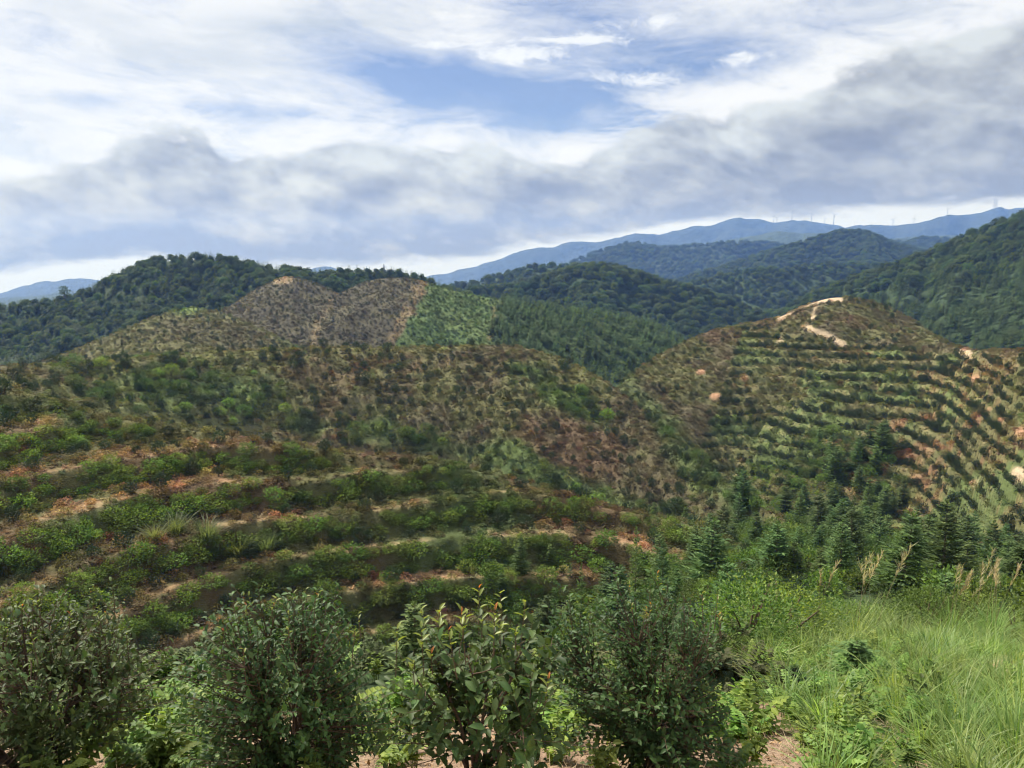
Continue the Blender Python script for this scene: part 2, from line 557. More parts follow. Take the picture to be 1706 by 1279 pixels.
hill('mid_wood', [(720, 510, 720), (780, 493, 730), (850, 484, 745), (900, 470, 755), (960, 452, 765), (1000, 447, 770), (1050, 457, 770), (1100, 474, 765), (1180, 494, 750), (1250, 525, 720), (1330, 560, 690), (1400, 590, 660)],
     [(720, 600, 600), (1000, 600, 590), (1400, 640, 560)], bulge=0.45)
hill('far_wood', [(700, 490, 1050), (790, 474, 1060), (850, 456, 1080), (900, 445, 1090), (950, 446, 1090), (1000, 460, 1080), (1060, 480, 1060), (1150, 478, 1050), (1200, 461, 1060), (1260, 451, 1070), (1330, 447, 1080), (1400, 441, 1090), (1460, 446, 1090), (1600, 440, 1100), (1900, 420, 1100)],
     [(700, 560, 860), (1300, 570, 850), (1900, 560, 860)], bulge=0.3)
hill('east_wood', [(1180, 575, 700), (1220, 548, 715), (1300, 522, 720), (1350, 498, 718), (1400, 478, 712), (1450, 458, 705), (1500, 443, 695), (1550, 423, 680), (1600, 403, 665), (1650, 381, 650), (1706, 366, 635), (1800, 340, 610), (2100, 300, 580), (2400, 300, 560)],
     [(1180, 640, 540), (1300, 640, 470), (1450, 640, 400), (1600, 640, 340), (1706, 640, 300), (2100, 640, 260), (2400, 640, 250)], bulge=0.30)
NAMES = list(HILLS)
HID = {n: i for i, n in enumerate(NAMES)}
HID['front'] = len(NAMES)
HID['floor'] = len(NAMES) + 1

SMAX, NS = 1.15, 760
sg = np.linspace(-SMAX, SMAX, NS)
Lk = np.concatenate([np.linspace(math.log(0.9), math.log(4), 40, endpoint=False), np.linspace(math.log(4), math.log(24), 130, endpoint=False),
                     np.linspace(math.log(24), math.log(46), 40, endpoint=False), np.linspace(math.log(46), math.log(112), 190, endpoint=False),
                     np.linspace(math.log(112), math.log(280), 190, endpoint=False), np.linspace(math.log(280), math.log(800), 150, endpoint=False), np.linspace(math.log(800), math.log(1400), 45)])
NL = len(Lk)
S, L = np.meshgrid(sg, Lk)                      # rows: distance, columns: direction
D = np.exp(L)
X = S * D


def front_surface(S, D):
    """the bank the photographer stands on"""
    e_s, _ = unproj(np.array([-600, 0, 1150, 1215, 1270, 1350, 1706, 2300]), 1100)
    de = np.interp(S, e_s, [7.2, 7.4, 7.6, 8.5, 13.5, 17.0, 17.5, 18])
    ve = np.interp(S, e_s, [1188, 1188, 1180, 1150, 1074, 1058, 1066, 1090])
    _, te = unproj(853, ve)
    _, t5 = unproj(853, 1282.0)
    z5 = t5 * 5.0
    ze = te * de
    near = np.interp(D, [0, 1.2, 2.2, 5.0], [-1.62, -1.66, -2.0, z5])
    tt = np.clip((D - 5) / np.maximum(de - 5, 0.1), 0, 1)
    z = np.where(D < 5, near, z5 + (ze - z5) * tt)
    over = np.maximum(D - de, 0)
    z = z - np.where(over < 3, over * over * 0.17, 1.53 + (over - 3) * 1.02)
    return z + (fbm(S * D, D, 1.4, 4, 5) - 0.5) * 0.22 * np.clip(D / 5, 0.2, 1.5)


def terrain():
    Z = np.full(S.shape, -1e4)
    ID = np.full(S.shape, HID['floor'])
    PH = np.full(S.shape, -1.0)
    KK = np.zeros(S.shape, int)
    layers = []
    warp = (fbm(X, D, 30, 3, 40) - 0.5)
    for n in NAMES:
        h = HILLS[n]
        cs, cz, cd = h['c']
        fs, fz, fd = h['f']
        zc, dc = np.interp(S, cs, cz), np.interp(S, cs, cd)
        zf, df = np.interp(S, fs, fz), np.interp(S, fs, fd)
        df = np.minimum(df, dc * 0.985)
        out = np.maximum(cs[0] - S, 0) + np.maximum(S - cs[-1], 0)
        t = (D - df) / (dc - df)
        tb = np.clip(t, 0, 1)
        g = tb * (1 + h['bulge'] * (1 - tb))
        z = zf + (zc - zf) * g
        if n.endswith('wood'):
            fold = np.abs(vnoise(S * 16 + warp * 0.8, D / 260, 60) - 0.5) * 2
            z = z - (1 - fold) * 16 * np.sin(np.pi * tb) * np.clip(D / 500, .5, 1.5)
        z = np.where(t < 0, zf - 0.75 * (df - D), z)
        ov = np.maximum(D - dc, 0)
        w = 0.03 * dc
        z = np.where(t > 1, zc - h['back'] * np.where(ov < w, ov * ov / (2 * w), ov - w / 2), z)
        z = z - out * D * 0.7
        inner = np.clip(tb * 6, 0, 1) * np.clip((1 - tb) * 5 + 0.15, 0, 1)
        z = z + (fbm(X, D, 0.06 * dc, 4, 7) - 0.5) * 0.020 * dc * inner
        ph = np.full(S.shape, -1.0)
        kk = np.zeros(S.shape, int)
        if h['terrace'] > 0:
            u, v = to_uv(X, D, z)
            if n == 'near':
                mk = sstep(v, 640, 690) * np.clip((1 - tb) * 12, 0, 1)
            elif n == 'right':
                mk = sstep(u + (v - 600) * 0.35, 1190, 1250) * sstep(v + 0.16 * np.maximum(1460 - u, 0) - 0.10 * np.maximum(u - 1460, 0), 572, 584)
            elif n == 'mid':
                mk = 0.40 * np.clip((1 - tb) * 8, 0, 1) * np.clip(tb * 5, 0, 1)
            else:
                mk = 0.6 * sstep(tb, 0.1, 0.3)
            hh = h['terrace']
            q = z / hh + (fbm(X, D, 16, 3, 90) - 0.5) * (0.55 if n == 'near' else 0.45)
            k, f = np.floor(q), q - np.floor(q)
            sf = np.where(f < 0.55, 0.06 * f / 0.55, 0.06 + 0.94 * sstep(f, 0.55, 0.95))
            zt = z + (sf - f) * hh
            z = z + (zt - z) * mk
            ph = np.where(mk > (0.3 if n == 'mid' else 0.5), f, -1.0)
            kk = k.astype(int)
        layers.append(z)
        up = z > Z
        Z = np.where(up, z, Z)
        ID = np.where(up, HID[n], ID)
        PH = np.where(up, ph, PH)
        KK = np.where(up, kk, KK)
    # soft joins where two hills meet
    k = 0.006 * D + 0.02
    acc = sum(np.exp(np.clip((z - Z) / k, -40, 0)) for z in layers)
    Z = Z + k * np.log(acc) * 0.8
    fl = np.interp(D, [0, 40, 300, 900, 1400], [-40, -40, -62, -75, -110])
    ID = np.where(fl > Z, HID['floor'], ID)
    Z = np.maximum(Z, fl)
    fr = front_surface(S, D)
    up = fr > Z
    Z = np.where(up, fr, Z)
    ID = np.where(up, HID['front'], ID)
    PH = np.where(up, -1, PH)
    return Z, ID, PH, KK


Z, ID, PH, KK = terrain()
U, V = to_uv(X, D, Z)
T = Z / D
runmax = np.maximum.accumulate(np.vstack([np.full((1, NS), -9.0), T[:-1]]), axis=0)
HIDE = (runmax - T) * D                          # metres by which nearer ground hides the point


def seg_dist(u, v, pts, sv=1.0):
    """distance in photograph pixels from a polyline"""
    best = np.full(np.shape(u), 1e9)
    for (a, b) in zip(pts[:-1], pts[1:]):
        ax, ay, bx, by = a[0], a[1] * sv, b[0], b[1] * sv
        t = np.clip(((u - ax) * (bx - ax) + (v * sv - ay) * (by - ay)) / ((bx - ax) ** 2 + (by - ay) ** 2), 0, 1)
        best = np.minimum(best, np.hypot(u - ax - t * (bx - ax), v * sv - ay - t * (by - ay)))
    return best


OLIVE, BROWN, RED = np.array([.105, .102, .046]), np.array([.086, .074, .042]), np.array([.112, .070, .044])
GREEN, LIME, DARKG = np.array([.066, .092, .034]), np.array([.115, .150, .052]), np.array([.034, .052, .022])
TAN, SOIL, PALE, LITTER = np.array([.27, .205, .115]), np.array([.30, .175, .105]), np.array([.44, .335, .225]), np.array([.30, .205, .145])


def lerp(a, b, w):
    return a + (b - a) * np.asarray(w)[..., None]


def cover(x, y, u, v, hid, ph):
    """what grows or lies on the ground: (colour, weights of green growth, bare earth)"""
    n1, n2, n3 = fbm(x, y, 9, 4, 101), fbm(x, y, 22, 3, 131), fbm(x, y, 4, 3, 161)
    sh = np.shape(x)
    c = np.broadcast_to(BROWN, sh + (3,)).copy()
    gr, bare = np.zeros(sh), np.zeros(sh)
    jit = (n1 - 0.5) * 60
    # near spur
    k = hid == HID['near']
    w = lerp(lerp(np.broadcast_to(OLIVE, sh + (3,)), RED, sstep(n1, .50, .64) * .75), GREEN, sstep(n2, .52, .68) * .8)
    lip = np.where(ph >= 0, np.maximum(sstep(ph, .90, .96), 1 - sstep(ph, .06, .22)), 0) * sstep(n3, .32, .54)
    w = lerp(w, lerp(np.broadcast_to(np.array([.225, .150, .082]), sh + (3,)), TAN, sstep(n2, .42, .6)), lip * .9)
    w = lerp(w, SOIL, sstep(n3 + (n1 - .5), .66, .76) * .6 * (ph < .55) * (ph >= 0))
    c[k] = w[k]
    # middle hill
    k = hid == HID['mid']
    g1 = np.exp(-(((u - 330) / 240) ** 2 + ((v - 655 - (u - 330) * .14) / 42) ** 2))
    g1 = np.maximum(g1, sstep(-seg_dist(u, v, [(500, 695), (560, 712), (640, 728), (760, 745), (900, 785), (1010, 830), (1110, 865)], 1.2) + jit, -44, -10))
    g1 = np.maximum(g1, sstep(-seg_dist(u, v, [(860, 612), (910, 640), (960, 672), (1010, 705)]) + jit * .5, -26, -4))
    g1 = np.maximum(g1, sstep(-seg_dist(u, v, [(1110, 700), (1130, 760), (1230, 840), (1300, 900)]) + jit * .5, -40, -12) * .8)
    gr = np.where(k, np.clip(g1 * 1.15 * (0.1 + n1 * 1.4), 0, 1), gr)
    w = lerp(lerp(np.broadcast_to(BROWN, sh + (3,)), OLIVE, sstep(n1, .42, .60)), RED, sstep(n2 + (n3 - .5) * .4, .55, .66) * .60)
    w = lerp(w, lerp(np.broadcast_to(GREEN, sh + (3,)), LIME, sstep(n3, .45, .65)), gr)
    w = w * 1.06
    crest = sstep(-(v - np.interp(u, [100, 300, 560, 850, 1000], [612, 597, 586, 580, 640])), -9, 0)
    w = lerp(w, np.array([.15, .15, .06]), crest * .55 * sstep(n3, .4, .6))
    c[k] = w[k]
    # right hill
    k = hid == HID['right']
    w = lerp(lerp(np.broadcast_to(BROWN * 1.1, sh + (3,)), OLIVE, sstep(n1, .40, .58)), RED, sstep(n2, .56, .70) * .55)
    terr = ph >= 0
    w2 = lerp(lerp(np.broadcast_to(np.array([.098, .098, .042]), sh + (3,)), GREEN, sstep(n2, .44, .58) * .75), RED * 1.1, sstep(n1, .52, .64) * .7 * sstep(u, 1380, 1520))
    w2 = lerp(w2, np.array([.21, .115, .062]), np.where(terr, sstep(ph, .50, .60) * (1 - sstep(ph, .93, .99)), 0) * sstep(n1 + (n3 - .5) * .3, .50, .58) * sstep(u, 1340, 1480) * .8)
    w2 = lerp(w2, LIME * 1.05, np.where(terr, sstep(ph, .60, .80), 0) * sstep(n2, .40, .55) * .7)
    w2 = lerp(w2, TAN, np.where(terr, sstep(ph, .74, .92), 0) * sstep(n3, .42, .62) * .45)
    w = np.where(terr[..., None], w2, w)
    gz = sstep(-seg_dist(u, v, [(1040, 640), (1090, 690), (1120, 740), (1180, 790)]) + jit * .4, -34, -8) * .7
    w = lerp(w, GREEN * 1.1, gz)
    sand = sstep(-seg_dist(u, v, [(1362, 500), (1400, 499)]) + jit * .12, -7, -2)
    sand = np.maximum(sand, sstep(-seg_dist(u, v, [(1296, 532), (1335, 514), (1362, 502), (1352, 530)]) + jit * .16, -5.5, -1) * .8)
    sand = np.maximum(sand, sstep(-seg_dist(u, v, [(1344, 546), (1375, 556), (1404, 574)]) + jit * .16, -7, -2) * .85)
    sand = np.maximum(sand, sstep(-np.hypot((u - 1695) / 1.0, v - 790) + jit * .2, -17, -9))
    sand = np.maximum(sand, sstep(-np.hypot((u - 1605) / 1.8, v - 588) + jit * .15, -10, -5))
    sand = np.maximum(sand, sstep(-np.hypot((u - 1300), v - 568) + jit * .15, -7, -3) * .7)
    sand = np.maximum(sand, sstep(-np.hypot((u - 1625) / 1.7, v - 808) + jit * .15, -7, -3) * .6)
    soil = sstep(-np.hypot(u - 1486, (v - 714)) + jit * .2, -9, -4)
    for (a, b) in ((1240, 630), (1192, 660), (1168, 618), (1625, 630), (1665, 700), (1700, 720)):
        soil = np.maximum(soil, sstep(-np.hypot((u - a) / 1.4, v - b) + jit * .15, -7, -3))
    w = lerp(lerp(w, PALE, sand), SOIL * 1.1, soil)
    bare = np.where(k, np.maximum(sand, soil), bare)
    c[k] = w[k]
    # valley between, floor
    k = (hid == HID['valley']) | (hid == HID['floor'])
    w = lerp(np.broadcast_to(DARKG * 1.3, sh + (3,)), GREEN, sstep(n2, .4, .6))
    c[k] = w[k]
    # knoll
    k = hid == HID['knoll']
    w = lerp(lerp(np.broadcast_to(np.array([.075, .068, .034]), sh + (3,)), OLIVE, sstep(n2, .4, .6)), LIME * 1.1, sstep(-np.hypot((u - 312) / 2.2, v - 514) + jit * .15, -16, -6))
    w = lerp(w, GREEN, sstep(-seg_dist(u, v, [(470, 545), (500, 565), (560, 590)]) + jit * .3, -22, -8))
    c[k] = w[k]
    # brown slopes and the young plantation
    k = (hid == HID['brown']) | (hid == HID['plantation'])
    edge = np.interp(v, [465, 575, 640], [722, 652, 615]) + (n2 - .5) * 36 + (n3 - .5) * 14
    edge2 = np.interp(v, [490, 575, 640], [838, 812, 800]) + (n2 - .5) * 24
    w = lerp(np.broadcast_to(np.array([.056, .050, .032]), sh + (3,)), np.array([.080, .072, .042]), sstep(n1, .4, .6))
    pl = lerp(np.broadcast_to(np.array([.070, .106, .036]), sh + (3,)), LIME * .9, sstep(n1, .45, .62) * .6)
    isg = sstep(u, edge - 3, edge + 3)
    w = lerp(w, pl, isg)
    w = lerp(w, TAN * .72, sstep(-np.abs(u - edge + 12), -16, -6) * sstep(n3, .35, .55) * .8)
    w = lerp(w, TAN * .72, sstep(-np.abs(u - edge2), -12, -4) * sstep(n3, .35, .55) * .7)
    w = lerp(w, TAN * .9, sstep(-np.abs(u - np.interp(v, [470, 540, 600], [570, 530, 515])), -9, -3) * sstep(n3, .3, .6) * .5)
    w = lerp(w, PALE * .75, sstep(-np.hypot((u - 470) / 2.0, v - 466) + jit * .1, -11, -5) * .8)
    w = lerp(w, GREEN * .8, sstep(u, edge2 - 4, edge2 + 4))
    c[k] = w[k]
    # woods
    for nm in ('west_wood', 'mid_wood', 'far_wood', 'east_wood'):
        k = hid == HID[nm]
        w = np.broadcast_to(DARKG, sh + (3,))
        if nm == 'west_wood':
            w = lerp(w, np.array([.050, .066, .028]), sstep(-np.hypot((u - 205) / 1.7, v - 505) + jit * .8, -42, -10) * .8)
        c[k] = w[k]
    # the bank in front
    k = hid == HID['front']
    w = lerp(np.broadcast_to(LITTER, sh + (3,)), SOIL * 1.1, sstep(n3, .5, .7) * .5)
    gf = sstep(u + (v - 1200) * -.6 + jit * .5, 1290, 1350)
    w = lerp(w, np.array([.065, .085, .030]), gf)
    w = lerp(w, DARKG, sstep(y, 7.0, 8.0) * (1 - gf))
    dry = sstep(-np.hypot((u - 1660), (v - 1120)) , -40, -14)
    w = lerp(w, TAN * 1.5, dry * gf)
    c[k] = w[k]
    return np.clip(c * 1.2, 0.01, 0.7), gr, bare


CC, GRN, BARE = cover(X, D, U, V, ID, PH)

gv = np.stack([X, D, Z], -1).reshape(-1, 3)
ii = (np.arange(NL - 1)[:, None] * NS + np.arange(NS - 1)[None, :]).reshape(-1)
gf = np.stack([ii, ii + 1, ii + NS + 1, ii + NS], 1)
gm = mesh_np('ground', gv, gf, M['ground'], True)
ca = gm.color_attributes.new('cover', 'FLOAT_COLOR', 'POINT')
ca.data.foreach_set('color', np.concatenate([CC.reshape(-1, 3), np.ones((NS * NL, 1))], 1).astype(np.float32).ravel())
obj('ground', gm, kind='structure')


def ground_z(x, y):
    s, l = np.clip(x / y, -SMAX, SMAX), np.log(y)
    fi = (s + SMAX) / (2 * SMAX) * (NS - 1)
    fj = np.interp(l, Lk, np.arange(NL))
    i, j = np.clip(fi.astype(int), 0, NS - 2), np.clip(fj.astype(int), 0, NL - 2)
    a, b = fi - i, fj - j
    return (Z[j, i] * (1 - a) + Z[j, i + 1] * a) * (1 - b) + (Z[j + 1, i] * (1 - a) + Z[j + 1, i + 1] * a) * b


# plain the hills stand on, out to the horizon and behind the camera
gm2 = ground_mat('far_ground', False, (0.05, 0.065, 0.035), 0.02, 8)
rr = np.concatenate([[0], np.geomspace(30, 7600, 40)])
aa = np.linspace(0, 2 * np.pi, 65)[:-1]
pv = [(0, 0, -150.0)] + [(r * math.sin(a), r * math.cos(a), -150.0 + (fbm(np.array([r * math.sin(a)]), np.array([r * math.cos(a)]), 900, 3, 3)[0] - .5) * min(r * .05, 60)) for r in rr[1:] for a in aa]
pt = [(0, 1 + (j + 1) % 64, 1 + j) for j in range(64)]
for i in range(len(rr) - 2):
    for j in range(64):
        a0, a1 = 1 + i * 64 + j, 1 + i * 64 + (j + 1) % 64
        pt += [(a0, a1, a1 + 64), (a0, a1 + 64, a0 + 64)]
obj('terrain', mesh_np('terrain', np.array(pv), np.array(pt)[:, ::-1], gm2, True), kind='structure')

# the hillside that carries on behind and beside the photographer
bx, by = np.meshgrid(np.linspace(-1, 1, 40), np.linspace(0, 1, 24))
hx = bx * 60
hy = 0.95 - by * 60
hz = -1.66 - 0.02 * by * 60 - 0.25 * np.maximum(np.abs(hx) - 1.0, 0) + (fbm(hx, hy, 6, 3, 8) - .5) * .5
i4 = (np.arange(23)[:, None] * 40 + np.arange(39)[None]).reshape(-1)
bm_ = mesh_np('hillside', np.stack([hx, hy, hz], -1).reshape(-1, 3), np.stack([i4, i4 + 40, i4 + 41, i4 + 1], 1), ground_mat('hillside_ground', False, (.13, .12, .06), 1.5, .3), True)
obj('hillside', bm_, kind='structure')

# ------------------------------------------------------------------ distant ranges
RIDGE = {}


def ridge(name, crest, dist, depth, foot_z=-150.0, seed=0, mat=None, rough=1.0):
    p = np.array(crest, float)
    s, t = unproj(p[:, 0], p[:, 1])
    n, mrow = 420, 60
    ss = np.linspace(s[0], s[-1], n)
    tt = np.interp(ss, s, t)
    ker = np.exp(-0.5 * (np.arange(-5, 6) / 2.0) ** 2)
    ker /= ker.sum()
    tt = np.convolve(np.pad(tt, 5, mode='edge'), ker, 'valid') + (fbm(ss * 60, ss * 0 + seed, 1.0, 4, seed + 9) - .5) * .0035
    q = np.linspace(-1, 1, mrow)                     # -1 front foot, 0 crest, 1 back foot
    Q, SS = np.meshgrid(q, ss, indexing='ij')
    TT = np.interp(SS, ss, tt)
    dd = dist + Q * depth + (fbm(SS * 8, Q * 0 + seed, 1.0, 3, seed) - .5) * depth * .5 * (1 - np.abs(Q))
    zc = TT * dist
    prof = 1 - np.abs(Q) ** 1.15
    fold = np.abs(vnoise(SS * dist / (depth * .42) + fbm(SS * 20, Q * 2, 1, 2, seed + 3) * .8, Q * .6 + seed, seed + 1) - .5) * 2
    fine = fbm(SS * dist, dd, depth * .10, 4, seed + 2) - .5
    zz = foot_z + (zc - foot_z) * prof
    zz -= (1 - fold) * (zc - foot_z) * .32 * (1 - prof) * prof * 3.0 * rough
    zz += fine * depth * .045 * np.clip(np.abs(Q) * 5, .08, 1) * rough
    zz = np.where(np.abs(Q) > .999, foot_z - 5, zz)
    vv = np.stack([SS * dd, dd, zz], -1)
    ii_ = (np.arange(mrow - 1)[:, None] * n + np.arange(n - 1)[None]).reshape(-1)
    me = mesh_np(name, vv.reshape(-1, 3), np.stack([ii_, ii_ + 1, ii_ + n + 1, ii_ + n], 1), mat, True)
    obj(name, me, kind='structure')
    RIDGE[dist] = vv
    return vv


wood_far = ground_mat('wooded_slope', False, (.040, .058, .026), .035, 14)
ridge('wooded_hill', [(1040, 500), (1160, 460), (1250, 432), (1320, 411), (1380, 391), (1410, 383), (1440, 389), (1480, 407), (1540, 424), (1600, 446), (1720, 480)], 1650, 420, -130, 21, wood_far)
ridge('wooded_hill', [(880, 470), (940, 444), (1000, 418), (1050, 405), (1100, 413), (1150, 412), (1200, 409), (1260, 404), (1330, 405), (1400, 402), (1480, 405), (1560, 398), (1700, 410), (1900, 400)], 2600, 700, -140, 22, wood_far)
ridge('wooded_hill', [(1060, 432), (1150, 410), (1240, 392), (1300, 386), (1360, 392), (1430, 400), (1500, 398), (1600, 390), (1706, 372), (1900, 360)], 3800, 900, -140, 23, wood_far)
range_mat = ground_mat('mountain_slope', False, (.026, .036, .024), .012, 30)
ridge('mountain_range', [(560, 474), (690, 462), (740, 455), (800, 440), (860, 420), (900, 411), (920, 411), (960, 402), (1000, 402), (1060, 390), (1100, 392), (1150, 378), (1180, 376), (1200, 372), (1215, 366), (1230, 364),
                          (1262, 365), (1280, 369), (1300, 371), (1318, 368), (1345, 367), (1370, 371), (1395, 375), (1430, 384), (1500, 402), (1600, 420)], 6000, 1400, -150, 31, range_mat, 1.5)
ridge('mountain_range', [(1300, 410), (1380, 386), (1420, 377), (1450, 374), (1490, 375), (1530, 373), (1560, 364), (1580, 358), (1610, 355), (1635, 350), (1655, 343), (1668, 341), (1680, 344), (1692, 340), (1706, 342), (1800, 332), (2000, 345)], 5400, 1300, -150, 33, range_mat, 1.5)
ridge('mountain_range', [(-500, 470), (-200, 480), (-60, 492), (0, 489), (30, 478), (60, 470), (100, 466), (140, 463), (180, 468), (260, 480), (400, 470), (480, 456), (520, 447), (545, 440), (560, 446), (600, 458), (700, 470)], 5900, 1200, -150, 35, range_mat, .7)
ridge('wooded_hill', [(-500, 510), (-200, 500), (-60, 502), (0, 497), (60, 492), (110, 484), (160, 490), (260, 500)], 3600, 800, -150, 37, wood_far)


# ------------------------------------------------------------------ plant prototypes (meshes, unit sizes in metres)
def fir_mesh(h, r, whorls, per, stations, seed, leaf_w=0.10):
    global rng
    keep, rng = rng, np.random.default_rng(seed)
    P_, D_, N_, L_, W_ = [], [], [], [], []
    for i in range(whorls):
        f = 0.05 + 0.93 * (i + rng.uniform(-.25, .25)) / whorls
        f = min(max(f, .03), .985)
        ln = r * (1 - f) ** 0.75 * rng.uniform(.82, 1.12) + 0.04 * h * .3
        n = max(3, int(per * (1 - f * .45)))
        a0 = rng.uniform(0, 6.28)
        for j in range(n):
            a = a0 + j / n * 6.283 + rng.uniform(-.25, .25)
            out = np.array([math.cos(a), math.sin(a), 0])
            side = np.array([-math.sin(a), math.cos(a), 0])
            if rng.random() < .13:
                continue
            l2 = ln * rng.uniform(.55, 1.15)
            rise = 0.55 - 0.75 * (1 - f)
            for k in range(stations + 1):
                q = (k + .5) / (stations + .5)
                p = out * l2 * q * .92 + np.array([0, 0, f * h + l2 * (rise * q + .22 * q * q)])
                for sgn in ((-1, 1) if k < stations else (0,)):
                    dr = out * (.7 if sgn else 1) + side * sgn * .8 + np.array([0, 0, rng.uniform(-.05, .25)])
                    P_.append(p)
                    D_.append(dr)
                    N_.append(np.array([0, 0, 1.]) + rng.normal(0, .25, 3))
                    L_.append(l2 * (.50 - .22 * q) * rng.uniform(.8, 1.2) + .02 * h)
                    W_.append(leaf_w * h * .35 * rng.uniform(.7, 1.2))
    top = 8
    for j in range(top):
        P_.append(np.array([0, 0, h * (.94 + .04 * rng.random())]))
        D_.append(np.array([rng.normal(0, .35), rng.normal(0, .35), 1.]))
        N_.append(rng.normal(0, 1, 3))
        L_.append(h * .07)
        W_.append(h * .012)
    crown = leaves(LEAF4, np.array(P_), np.array(D_), np.array(N_), np.array(L_), np.array(W_))
    trunk = tubes([(np.array([[0, 0, -.06 * h], [0, 0, .3 * h], [0, 0, .97 * h]]), np.array([.020, .014, .003]) * h)], 6)
    rng = keep
    return crown, trunk


def broad_mesh(h, r, lobes, per, seed, leaf=.1, base=.25):
    global rng
    keep, rng = rng, np.random.default_rng(seed)
    ps, ds, ns = [], [], []
    lines = [(np.array([[0, 0, -.05 * h], [.02 * h, 0, .25 * h], [-.01 * h, .02 * h, .55 * h]]), np.array([.035, .028, .014]) * h)]
    for i in range(lobes):
        a = i * 2.399 + rng.uniform(-.3, .3)
        f = (i + .5) / lobes
        zc = h * (base + (1 - base) * (.18 + .68 * f)) + rng.uniform(-.04, .04) * h
        rc = r * math.sqrt(max(0.06, 1 - ((f - .32) / .75) ** 2)) * rng.uniform(.35, .72) * (1 - .25 * f)
        c = np.array([math.cos(a) * rc, math.sin(a) * rc, zc])
        lr = r * rng.uniform(.34, .52)
        d = sph(per)
        d[:, 2] = np.abs(d[:, 2]) * 1.1 - .35
        p = c + d * lr * np.array([1, 1, .8]) * rng.uniform(.55, 1.05, (per, 1))
        ps.append(p)
        ns.append(unit(d + rng.normal(0, .45, (per, 3))))
        ds.append(np.cross(d, rng.normal(0, 1, (per, 3))) + d * .4 + np.array([0, 0, -.15]))
        lines.append((np.array([[0, 0, h * (.2 + .25 * f)], c * np.array([.5, .5, .78]), c]), np.array([.014, .009, .003]) * h))
    p, d, n = np.concatenate(ps), np.concatenate(ds), np.concatenate(ns)
    ln = leaf * h * rng.uniform(.6, 1.3, len(p))
    crown = leaves(LEAF4, p, d, n, ln, ln * .62)
    trunk = tubes(lines, 5)
    rng = keep
    return crown, trunk


def bushy_mesh(h, r, n, leaf, seed, upright=.5, low=.12):
    """one rounded bush: leaves over an uneven dome and through it, a few stems"""
    global rng
    keep, rng = rng, np.random.default_rng(seed)
    d = sph(n)
    a = np.arctan2(d[:, 1], d[:, 0])
    lump = 1 + .22 * np.sin(a * 3 + seed) * np.cos(d[:, 2] * 5 + seed * 2) + .16 * np.sin(a * 7 + d[:, 2] * 9)
    rad = rng.uniform(.35, 1.0, n) ** .5 * lump
    p = np.stack([d[:, 0] * r * rad, d[:, 1] * r * rad, h * (low + (1 - low) * (.5 + .5 * d[:, 2] * rad))], 1)
    dr = unit(d * .7 + rng.normal(0, .5, (n, 3))) + np.array([0, 0, upright])
    nn = unit(d + rng.normal(0, .6, (n, 3)) + np.array([0, 0, .4]))
    ln = leaf * rng.uniform(.6, 1.25, n)
    lv = leaves(LEAF4, p, dr, nn, ln, ln * .5)
    lines = []
    for i in range(5):
        t = np.array([rng.normal(0, .45) * r, rng.normal(0, .45) * r, h * rng.uniform(.6, .9)])
        lines.append((np.array([[0, 0, -.08 * h], t * np.array([.35, .35, .4]), t]), np.array([.03, .02, .006]) * h))
    st = tubes(lines, 4)
    rng = keep
    return lv, st


def blades_mesh(n, h, spread, width, seed, curve=.8, segs=3):
    """a tuft of arching blades"""
    r_ = np.random.default_rng(seed)
    a = r_.uniform(0, 6.283, n)
    ln = h * r_.uniform(.55, 1.15, n)
    lean = r_.uniform(.1, 1.0, n) ** .8 * curve
    base = np.stack([np.cos(a), np.sin(a)], 1) * spread * r_.uniform(0, 1, (n, 1)) * .5
    out = np.stack([np.cos(a + r_.normal(0, .4, n)), np.sin(a + r_.normal(0, .4, n))], 1)
    vs = []
    for k in range(segs + 1):
        q = k / segs
        hor = ln * lean * q ** 1.7
        zz = ln * (q - .42 * lean * q ** 2.4)
        c = np.concatenate([base + out * hor[:, None], zz[:, None] - .03], 1)
        w = width * (1 - q ** 1.5) * r_.uniform(.8, 1.2, n) + .0004
        sd = np.stack([-out[:, 1], out[:, 0], np.zeros(n)], 1)
        vs += [c - sd * w[:, None] / 2, c + sd * w[:, None] / 2]
    v = np.stack(vs, 1)
    m_ = 2 * (segs + 1)
    f = []
    for k in range(segs):
        f += [(2 * k, 2 * k + 1, 2 * k + 3), (2 * k, 2 * k + 3, 2 * k + 2)]
    f = np.array(f)[None] + (np.arange(n) * m_)[:, None, None]
    return v.reshape(-1, 3), f.reshape(-1, 3)


def fern_mesh(fronds, h, seed, pinnae=9):
    r_ = np.random.default_rng(seed)
    P_, D_, N_, L_, W_ = [], [], [], [], []
    for i in range(fronds):
        a = r_.uniform(0, 6.283)
        o = np.array([math.cos(a), math.sin(a), 0])
        sd = np.array([-o[1], o[0], 0])
        ln = h * r_.uniform(.7, 1.25)
        lean = r_.uniform(.35, 1.0)
        for k in range(pinnae):
            q = (k + 1) / pinnae
            p = o * ln * lean * q ** 1.4 + np.array([0, 0, ln * (q * .95 - .55 * lean * q * q)])
            for sg_ in (-1, 1):
                P_.append(p)
                D_.append(sd * sg_ + o * .55 + np.array([0, 0, r_.uniform(-.2, .1)]))
                N_.append(np.array([0, 0, 1.]) + r_.normal(0, .2, 3))
                L_.append(ln * .34 * (1.08 - q) ** .6 * r_.uniform(.8, 1.1))
                W_.append(ln * .12)
    return leaves(LEAF4, np.array(P_), np.array(D_), np.array(N_), np.array(L_), np.array(W_))


